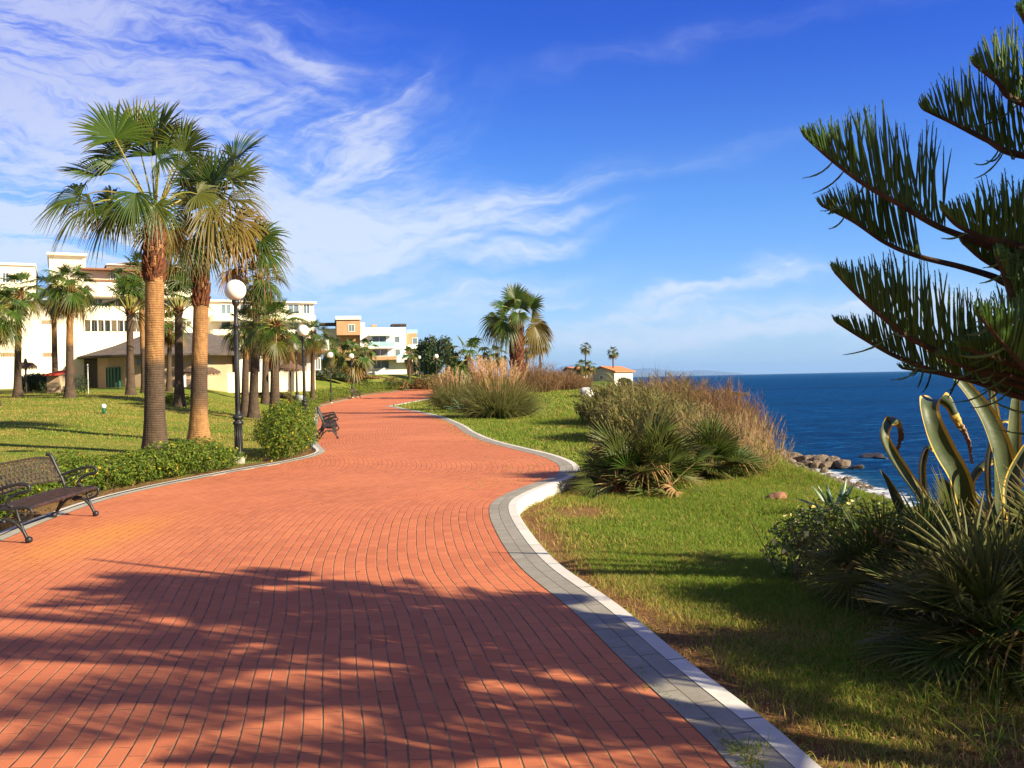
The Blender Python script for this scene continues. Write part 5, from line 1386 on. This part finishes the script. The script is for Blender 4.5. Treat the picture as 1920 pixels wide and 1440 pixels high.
hedge('dark green clipped hedge between the parasol and the kiosk', [(p0.x, p0.y), ((p0.x + p1.x) / 2, p0.y), (p1.x, p1.y)], .8, 1.05, 8000, .12, 71, group=None, mat_=M_dark, dry=0, jitter=.03)
t = thing('path_light', 'knee high garden light with a white head on the lawn', 'garden light', at0(194, 36, 740)); m = MB(); m.lathe([(.06, -.05), (.06, .22), (.05, .24)], 10); m.build('post', M_green, t, True)
m = MB(); m.lathe([(.055, .24), (.09, .26), (.095, .36), (.06, .40), (.01, .41)], 12); m.build('head', M_globe, t, True)
t = thing('litter_bin', 'grey litter bin on a post near the third lamp', 'bin', at0(562, 52)); m = MB(); m.tube([(0, 0, -.05), (0, 0, .9)], .035, 8); m.build('post', M_iron, t, True)
m = MB(); m.lathe([(.02, .30), (.19, .32), (.22, .95), (.20, .97), (.03, .98)], 14); m.build('bin_body', pm('grey_bin', (.28, .30, .33), None, 3, .6), t, True)
t = thing('notice_board', 'blank white notice board on a post between the two upright palms', 'sign', at0(344, 46)); m = MB(); m.tube([(0, 0, -.05), (0, 0, 1.3)], .03, 8); m.build('post', M_white, t)
m = MB(); m.box(-.10, .14, -.03, .0, .75, 1.35); m.build('board', M_white, t)
t = thing('beach_shower', 'thin white shower post beside the green door', 'shower', at0(165, 50)); m = MB(); m.tube([(0, 0, -.05), (0, 0, 1.55), (.05, -.1, 1.65), (.1, -.25, 1.6)], .035, 8); m.build('post', M_white, t, True)
m = MB(); m.lathe([(.02, 1.52), (.1, 1.54), (.09, 1.57), (.02, 1.6)], 10, (.1, -.25, 0)); m.build('shower_head', M_iron, t, True)
t = thing('sapling', 'thin young tree on the lawn left of the litter bin', 'tree', at0(540, 46)); m = MB(); m.tube([(0, 0, -.05), (.03, 0, .6), (.0, 0, 1.1)], [.035, .03, .015], 6); m.build('trunk', M_pbark, t)
m = MB(); leafcloud(m, [(0, 0, 1.05, .28, .28, .26), (.1, 0, .8, .2, .2, .16)], 500, .08, random.Random(2), .4, dryp=.2); m.build('crown', M_mixed, t)
for i, (px, d, hh, w) in enumerate(((128, 49, .55, .35), (322, 44, .5, .45), (350, 44, .45, .4), (153, 50, 1.1, .45))):
    b = at0(px, d); t = thing('garden_shrub', ['low shrub at the foot of the skirted palm', 'leafy shrub left of the white notice board', 'leafy shrub right of the white notice board', 'dark shrub beside the shower post'][i], 'shrub', b, 0, 'shrubs before the buildings')
    m = MB(); leafcloud(m, [(0, 0, hh * .5, w, w, hh * .5)], 900, .09, random.Random(i), .6); m.build('foliage', M_dark if i % 3 == 0 else M_hedge, t)

# ------------------------------------------------------------------ rocks
M_rock = pm('shore_rock', (.24, .18, .125), (.11, .085, .065), 1.6, .9, .9, 5, bdist=.1)
M_dkrock = pm('wet_dark_rock', (.075, .060, .045), (.04, .035, .03), 1.6, .5, .9, 5, bdist=.1)
def rockmesh(seed, sub=3):
    import bmesh
    bm = bmesh.new(); bmesh.ops.create_icosphere(bm, subdivisions=sub, radius=1); rr_ = random.Random(seed)
    pl = [Vector((rr_.gauss(0, 1), rr_.gauss(0, 1), rr_.gauss(0, 1))).normalized() for _ in range(9)]; of = [rr_.uniform(.55, .9) for _ in pl]
    for v in bm.verts:
        for n_, o_ in zip(pl, of):
            q = v.co.dot(n_)
            if q > o_: v.co -= n_ * (q - o_) * .92
        v.co *= 1 + .05 * math.sin(v.co.x * 9 + seed) * math.sin(v.co.y * 8) + rr_.uniform(-.015, .015)
    me = bpy.data.meshes.new('rock'); bm.to_mesh(me); bm.free()
    me.attributes.new('tone', 'FLOAT', 'POINT'); return me
RK = [rockmesh(i) for i in range(5)]
def rock(label, loc, sx, sy, sz, i, mt=None, group=None, nm='rock'):
    me = RK[i % 5]
    if mt is not None and mt is not M_rock: me = me.copy(); me.materials.clear()
    o = link(nm, me, mt or M_rock, None, loc); o.scale = (sx, sy, sz); o.rotation_euler = (random.uniform(-.3, .3), random.uniform(-.3, .3), random.uniform(0, 6)); return tag(o, label, 'rock', group)
def sea_at(px, py):
    r = ray(px, py); d = (SEA - CAMH) / r.z; return Vector((r.x * d, d, SEA))
for me in RK: me.materials.append(M_rock)
spit = [(1452, 868, .7), (1462, 872, .5), (1470, 862, .75), (1480, 870, .6), (1488, 862, .8), (1497, 872, .5), (1505, 864, .9), (1515, 871, .6), (1523, 864, .7), (1530, 873, .45), (1538, 867, .8), (1548, 873, .5),
        (1553, 866, .6), (1562, 871, .7), (1570, 867, .5), (1578, 873, .55), (1586, 870, .4), (1476, 880, .4), (1508, 881, .35), (1545, 881, .35), (1458, 857, .9), (1446, 852, .9), (1440, 862, .8)]
for i, (px, py, s) in enumerate(spit):
    p = sea_at(px, py + 5); p.z = SEA + .05 + random.uniform(0, .12); rock('tan boulder heaped in the rocky spit below the lawn edge', p, s * .62, s * .72, s * random.uniform(.38, .55), i, group='boulders of the rocky spit')
p = sea_at(1632, 860); rock('low dark rock standing alone in the water beyond the spit', p, .75, .6, .32, 1, M_dkrock)
p = sea_at(1656, 862); rock('flat dark rock barely above the water, seaward of its lone neighbour', p, .6, .5, .16, 2, M_dkrock)
p = sea_at(1606, 877); rock('small dark rock awash between the spit and the lone rock', p, .4, .4, .14, 3, M_dkrock)
for i, (px, py, s, h) in enumerate(((1374, 742, 2.6, .7), (1388, 741, 2.0, .6), (1401, 742, 1.3, .4), (1356, 741, 3.5, 1.1))):
    p = sea_at(px, py); rock(['dark headland rock, second from its seaward tip', 'dark headland rock near its seaward tip', 'dark outermost rock of the far headland', 'large dark rock at the root of the far headland'][i], p, s, s, h, i, M_dkrock)
p = G(1457, 938); rock('reddish boulder half sunk in the grass near the bank edge', p + Vector((0, 0, .02)), .24, .2, .10, 2, pm('reddish_rock', (.46, .22, .12), (.30, .15, .09), 5, .9, .8, 20), None, 'boulder')
p = G(1102, 744); rock('pale boulder on the grassy rise beside the reeds', p + Vector((0, 0, .25)), 1.0, .7, .5, 1, pm('pale_rock', (.6, .58, .54), (.45, .43, .4), 2, .9, .5, 6), None, 'boulder')

# ------------------------------------------------------------------ grass blades, weeds, litter
M_grass = leafmat('grass_blade', (.080, .175, .012), (.185, .270, .022), (.42, .29, .09), .35, .6, .2)
def blades(n, x0, x1, y0, y1, keep, h, w, hv=.5, drymix=.3, seed=1, lean=.6):
    g = np.random.default_rng(seed); X = g.uniform(x0, x1, n); Y = g.uniform(y0, y1, n); k = keep(X, Y, g); X, Y = X[k], Y[k]; m = len(X)
    Z = np.array([zg(a, b) for a, b in zip(X, Y)]); H = h * (1 + g.normal(0, hv * .5, m)).clip(.3, 2.2) * (.55 + .9 * fbm(X * 2.3 + 9, Y * 2.3)); A_ = g.uniform(0, 6.283, m)
    lx, ly = g.normal(0, lean, m) * H, g.normal(0, lean, m) * H; wx, wy = np.cos(A_) * w / 2, np.sin(A_) * w / 2
    V = np.zeros((m, 5, 3)); V[:, 0] = np.stack([X - wx, Y - wy, Z - .01], -1); V[:, 1] = np.stack([X + wx, Y + wy, Z - .01], -1)
    V[:, 2] = np.stack([X + wx * .8 + lx * .35, Y + wy * .8 + ly * .35, Z + H * .55], -1); V[:, 3] = np.stack([X - wx * .8 + lx * .35, Y - wy * .8 + ly * .35, Z + H * .55], -1)
    V[:, 4] = np.stack([X + lx, Y + ly, Z + H], -1)
    o = np.arange(m)[:, None] * 5; Fc = np.concatenate([o + [0, 1, 2], o + [0, 2, 3], o + [3, 2, 4]], 0)
    b = bare(X, Y) * (X > XOv(Y)); pt = np.clip((fbm(X * .35 + 5, Y * 1.0 + 3, 3) - .46) * 5, 0, 1) * (X < XOv(Y)) * .75 + np.clip((fbm(X * .9, Y * .9 + 40, 3) - .5) * 4, 0, 1) * (X > XOv(Y)) * .35
    dry = ((g.random(m) < (drymix + b * .6 + pt)) * g.uniform(.4, 1, m)); T = np.repeat((dry + g.uniform(0, .12, m)).clip(0, 1), 5)
    return V.reshape(-1, 3), Fc, T, m * 5
def grass_obj(name, label, sets):
    VV, FF, TT, off = [], [], [], 0
    for V, Fc, T, k in sets: VV.append(V); FF.append(Fc + off); TT.append(T); off += k
    me = npmesh(name, np.concatenate(VV), np.concatenate(FF), np.concatenate(TT), 3); me.materials.append(M_grass)
    o = bpy.data.objects.new(name, me); C.objects.link(o); return tag(o, label, 'grass', None, 'stuff')
def keepR(dens):
    def f(X, Y, g):
        s = X - XOv(Y); b = bare(X, Y); e = X - XCv(Y)
        vis = (np.abs(X) < (Y * .62 + .6))
        return (s > .02) & (e < 1.5) & vis & (g.random(len(X)) < np.clip(1.05 - b * 1.1, .03, 1) * dens)
    return f
grass_obj('grass', 'seaward lawn of fresh green grass worn to bare earth near the kerb', [
    blades(330000, .1, 5.2, 3.3, 9.5, keepR(1), .042, .0050, seed=1, drymix=.12), blades(230000, -.6, 6.8, 9.5, 19, keepR(1), .055, .0085, seed=2, drymix=.13),
    blades(120000, -6, 10, 19, 48, keepR(1), .07, .020, seed=3, drymix=.18), blades(50000, -9, 12, 40, 90, keepR(1), .10, .05, seed=4, drymix=.3)])
def keepL(X, Y, g):
    s = XLv(Y) - X; return (s > .9) & (np.abs(X) < Y * .62 + 1) & (g.random(len(X)) < np.clip(fbm(X * .9, Y * .9) * 1.2, .15, .8))
grass_obj('grass', 'mown lawn between the hedge and the buildings', [blades(150000, -20, -5, 9, 27, keepL, .030, .011, seed=5, drymix=.35), blades(110000, -30, -7, 27, 52, keepL, .045, .026, seed=6, drymix=.35)])
# longer grass mounds and weeds
def tuft(mb, loc, n, h, w, rnd, spread=.06, dry=.15, el=(45, 88)):
    for i in range(n):
        a = rnd.uniform(0, 6.28); e = R(rnd.uniform(*el)); p = Vector(loc) + Vector((rnd.gauss(0, spread), rnd.gauss(0, spread), -.01))
        strand(mb, p, Vector((math.cos(a) * math.cos(e), math.sin(a) * math.cos(e), math.sin(e))), h * rnd.uniform(.5, 1.15), w, rnd.uniform(.3, 1.3), 1.0 if rnd.random() < dry else rnd.uniform(0, .2), rnd, 4)
rnd = random.Random(77); mb = MB()
for (px, py, rx, ry, n, h, w) in ((1090, 783, 1.6, 3.0, 900, .38, .022), (1140, 785, 1.1, 3.0, 600, .42, .022), (1095, 762, 2.2, 4, 500, .35, .035), (1190, 808, .6, 1.5, 400, .35, .016), (985, 800, .8, .9, 160, .2, .016),
                                   (1480, 915, .9, 1.2, 500, .16, .011), (1560, 960, .8, 1.0, 420, .14, .010), (1390, 925, .5, .6, 300, .16, .010), (1300, 940, .6, .4, 200, .14, .01), (1460, 890, .9, 1.6, 500, .22, .012)):
    c = G(px, py)
    for i in range(n):
        x, y = c.x + rnd.gauss(0, .45) * rx, c.y + rnd.gauss(0, .45) * ry
        if x < XO(y) + .4: continue
        tuft(mb, (x, y, zg(x, y)), 2, h, w, rnd, .03, .12)
tag(mb.build('tall_grass', M_grass), 'unmown taller grass in mounds on the seaward side', 'grass', None, 'stuff')
mb = MB()
for i in range(60):       # weeds at bottom right, in front of the dwarf palms
    x, y = rnd.uniform(2.05, 3.2), rnd.uniform(4.0, 4.9)
    if x < 1.7 + (4.9 - y) * .2: continue
    tuft(mb, (x, y, zg(x, y)), rnd.randint(4, 9), rnd.uniform(.10, .30), .008, rnd, .02, .10, (35, 85))
for i in range(420):
    x, y = rnd.uniform(1.3, 3.6), rnd.uniform(3.6, 5.6); tuft(mb, (x, y, zg(x, y)), 4, rnd.uniform(.03, .09), .007, rnd, .03, .2, (20, 80))
tag(mb.build('weeds', M_grass), 'straggling weeds and couch grass in front of the dwarf palms', 'weeds', None, 'stuff')
mb = MB()                  # growth in the joints beside the kerb and in the bend
for px, py, n, h, sp in ((1388, 1412, 70, .11, .04), (1400, 1425, 60, .09, .035), (1368, 1398, 50, .07, .03), (1350, 1385, 20, .05, .02), (1310, 1345, 8, .04, .03), (1275, 1322, 9, .04, .03), (1215, 1282, 12, .05, .03), (1200, 1262, 10, .04, .03), (1060, 1048, 4, .06, .02), (1018, 1055, 5, .05, .02), (1252, 1302, 8, .04, .03),
                         (942, 956, 6, .06, .03), (946, 972, 6, .07, .03), (800, 972, 6, .05, .04), (803, 985, 4, .05, .03), (975, 1018, 4, .05, .02), (1045, 1053, 4, .05, .02), (1285, 1372, 5, .03, .03), (1160, 1195, 4, .03, .02)):
    c = fall(px, py, zp)
    for _ in range(3): tuft(mb, (c.x + rnd.gauss(0, sp), c.y + rnd.gauss(0, sp * 2), .004), n // 2 + 1, h, .006, rnd, sp * .6, .15, (20, 80))
for i in range(230):       # joints in the bulge of the path
    px, py = rnd.uniform(930, 1055), 0
    y = rnd.uniform(14.2, 20.5); u = abs(rnd.gauss(0, 1.1)); x = XR(y) - round(u / .103) * .103 - .05; tuft(mb, (x, y + rnd.gauss(0, .1), .004), rnd.randint(3, 7), .045, .012, rnd, .03, .35, (10, 70))
for i in range(150):
    y = rnd.uniform(22, 42); x = XR(y) - abs(rnd.gauss(0, .3)); tuft(mb, (x, y, .004), rnd.randint(3, 6), .06, .02, rnd, .06, .3, (10, 70))
for i in range(620):       # turf creeping over the edge of the kerb
    y = rnd.uniform(3.4, 20); x = XO(y) + rnd.uniform(-.05, .08)
    if fbm(np.array([y * 1.7]), np.array([3.0]))[0] > .42: tuft(mb, (x, y, zg(x + .3, y) + .03), rnd.randint(3, 7), rnd.uniform(.05, .12), .006, rnd, .025, .35, (15, 75))
for i in range(260):
    y = rnd.uniform(3.5, 12); x = XR(y) + rnd.choice((0, .13, .26)); tuft(mb, (x, y, .004), rnd.randint(3, 7), .026, .006, rnd, .02, .3, (10, 70))
tag(mb.build('weeds', M_grass), 'little green weeds growing in the joints of the paving', 'weeds', None, 'stuff')
M_litter = leafmat('litter', (.20, .11, .04), (.34, .21, .09), (.10, .05, .03), 0, .9, .1); mb = MB()
def flake(x, y, z, s):
    a = rnd.uniform(0, 6.28); c, q = math.cos(a) * s, math.sin(a) * s; h = rnd.uniform(.002, .012)
    mb.add([(x - c, y - q, z + .002), (x + q * .4, y - c * .4, z + h), (x + c, y + q, z + .003), (x - q * .4, y + c * .4, z + h)], [(0, 1, 2, 3)], rnd.choice((0, .3, 1)))
for i in range(520):
    y = rnd.uniform(4, 26); x = rnd.uniform(XL(y), XR(y)) if rnd.random() < .6 else XL(y) + abs(rnd.gauss(0, .8)); flake(x, y, .006, rnd.uniform(.006, .018))
for i in range(2600):      # dead leaves under the hedge
    y = rnd.uniform(7, 26); x = XL(y) - .25 - abs(rnd.gauss(0, .25)); flake(x, y, zg(x, y) + .01, rnd.uniform(.015, .035))
for i in range(2600):
    y = rnd.uniform(3.4, 13.5); x = XO(y) + .03 + abs(rnd.gauss(0, .4)); flake(x, y, zg(x, y) + .01, rnd.uniform(.008, .02))
for i in range(1400):
    x, y = rnd.gauss(2.6, .6), rnd.gauss(5.2, .7)
    if x > XO(y) + .1: flake(x, y, zg(x, y) + .015, rnd.uniform(.01, .03))
tag(mb.build('leaf_litter', M_litter), 'dry brown leaf bits strewn over bricks and bare earth', 'leaf litter', None, 'stuff')
# beach pebbles
rnd = random.Random(9); mb = MB()
for i in range(1500):
    y = rnd.uniform(22, 75); e = rnd.uniform(3.6, 6.6); x = XC(y) + e; s = rnd.choice((.05, .07, .1, .18)) * rnd.uniform(.7, 1.4); z = zg(x, y)
    v = [(x + s * math.cos(a) * rnd.uniform(.8, 1.2), y + s * math.sin(a) * rnd.uniform(.8, 1.2), z) for a in (0, 1.25, 2.5, 3.8, 5.0)]
    mb.add(v + [(x + s * .2, y, z + s * .7), (x - s * .3, y + s * .1, z + s * .6)], [(0, 1, 5), (1, 2, 6, 5), (2, 3, 6), (3, 4, 6), (4, 0, 5, 6)])
tag(mb.build('pebbles', M_rock), 'stones and cobbles strewn along the beach', 'pebbles', None, 'stuff')

# ------------------------------------------------------------------ the air: far things fade to blue
def build_haze():
    m = bpy.data.materials.new('air'); m.use_nodes = True; nt = m.node_tree; nt.nodes.clear()
    out = nt.nodes.new('ShaderNodeOutputMaterial'); v = nt.nodes.new('ShaderNodeVolumePrincipled')
    v.inputs['Color'].default_value = (.35, .60, 1, 1); v.inputs['Density'].default_value = 4.5e-5; v.inputs['Anisotropy'].default_value = .1
    nt.links.new(v.outputs[0], out.inputs['Volume'])
    mb = MB(); mb.box(-34000, 40000, -4000, 40000, -12, 420); o = mb.build('haze', m); tag(o, 'thin blue sea air over the whole coast', 'haze', None, 'stuff')
build_haze()
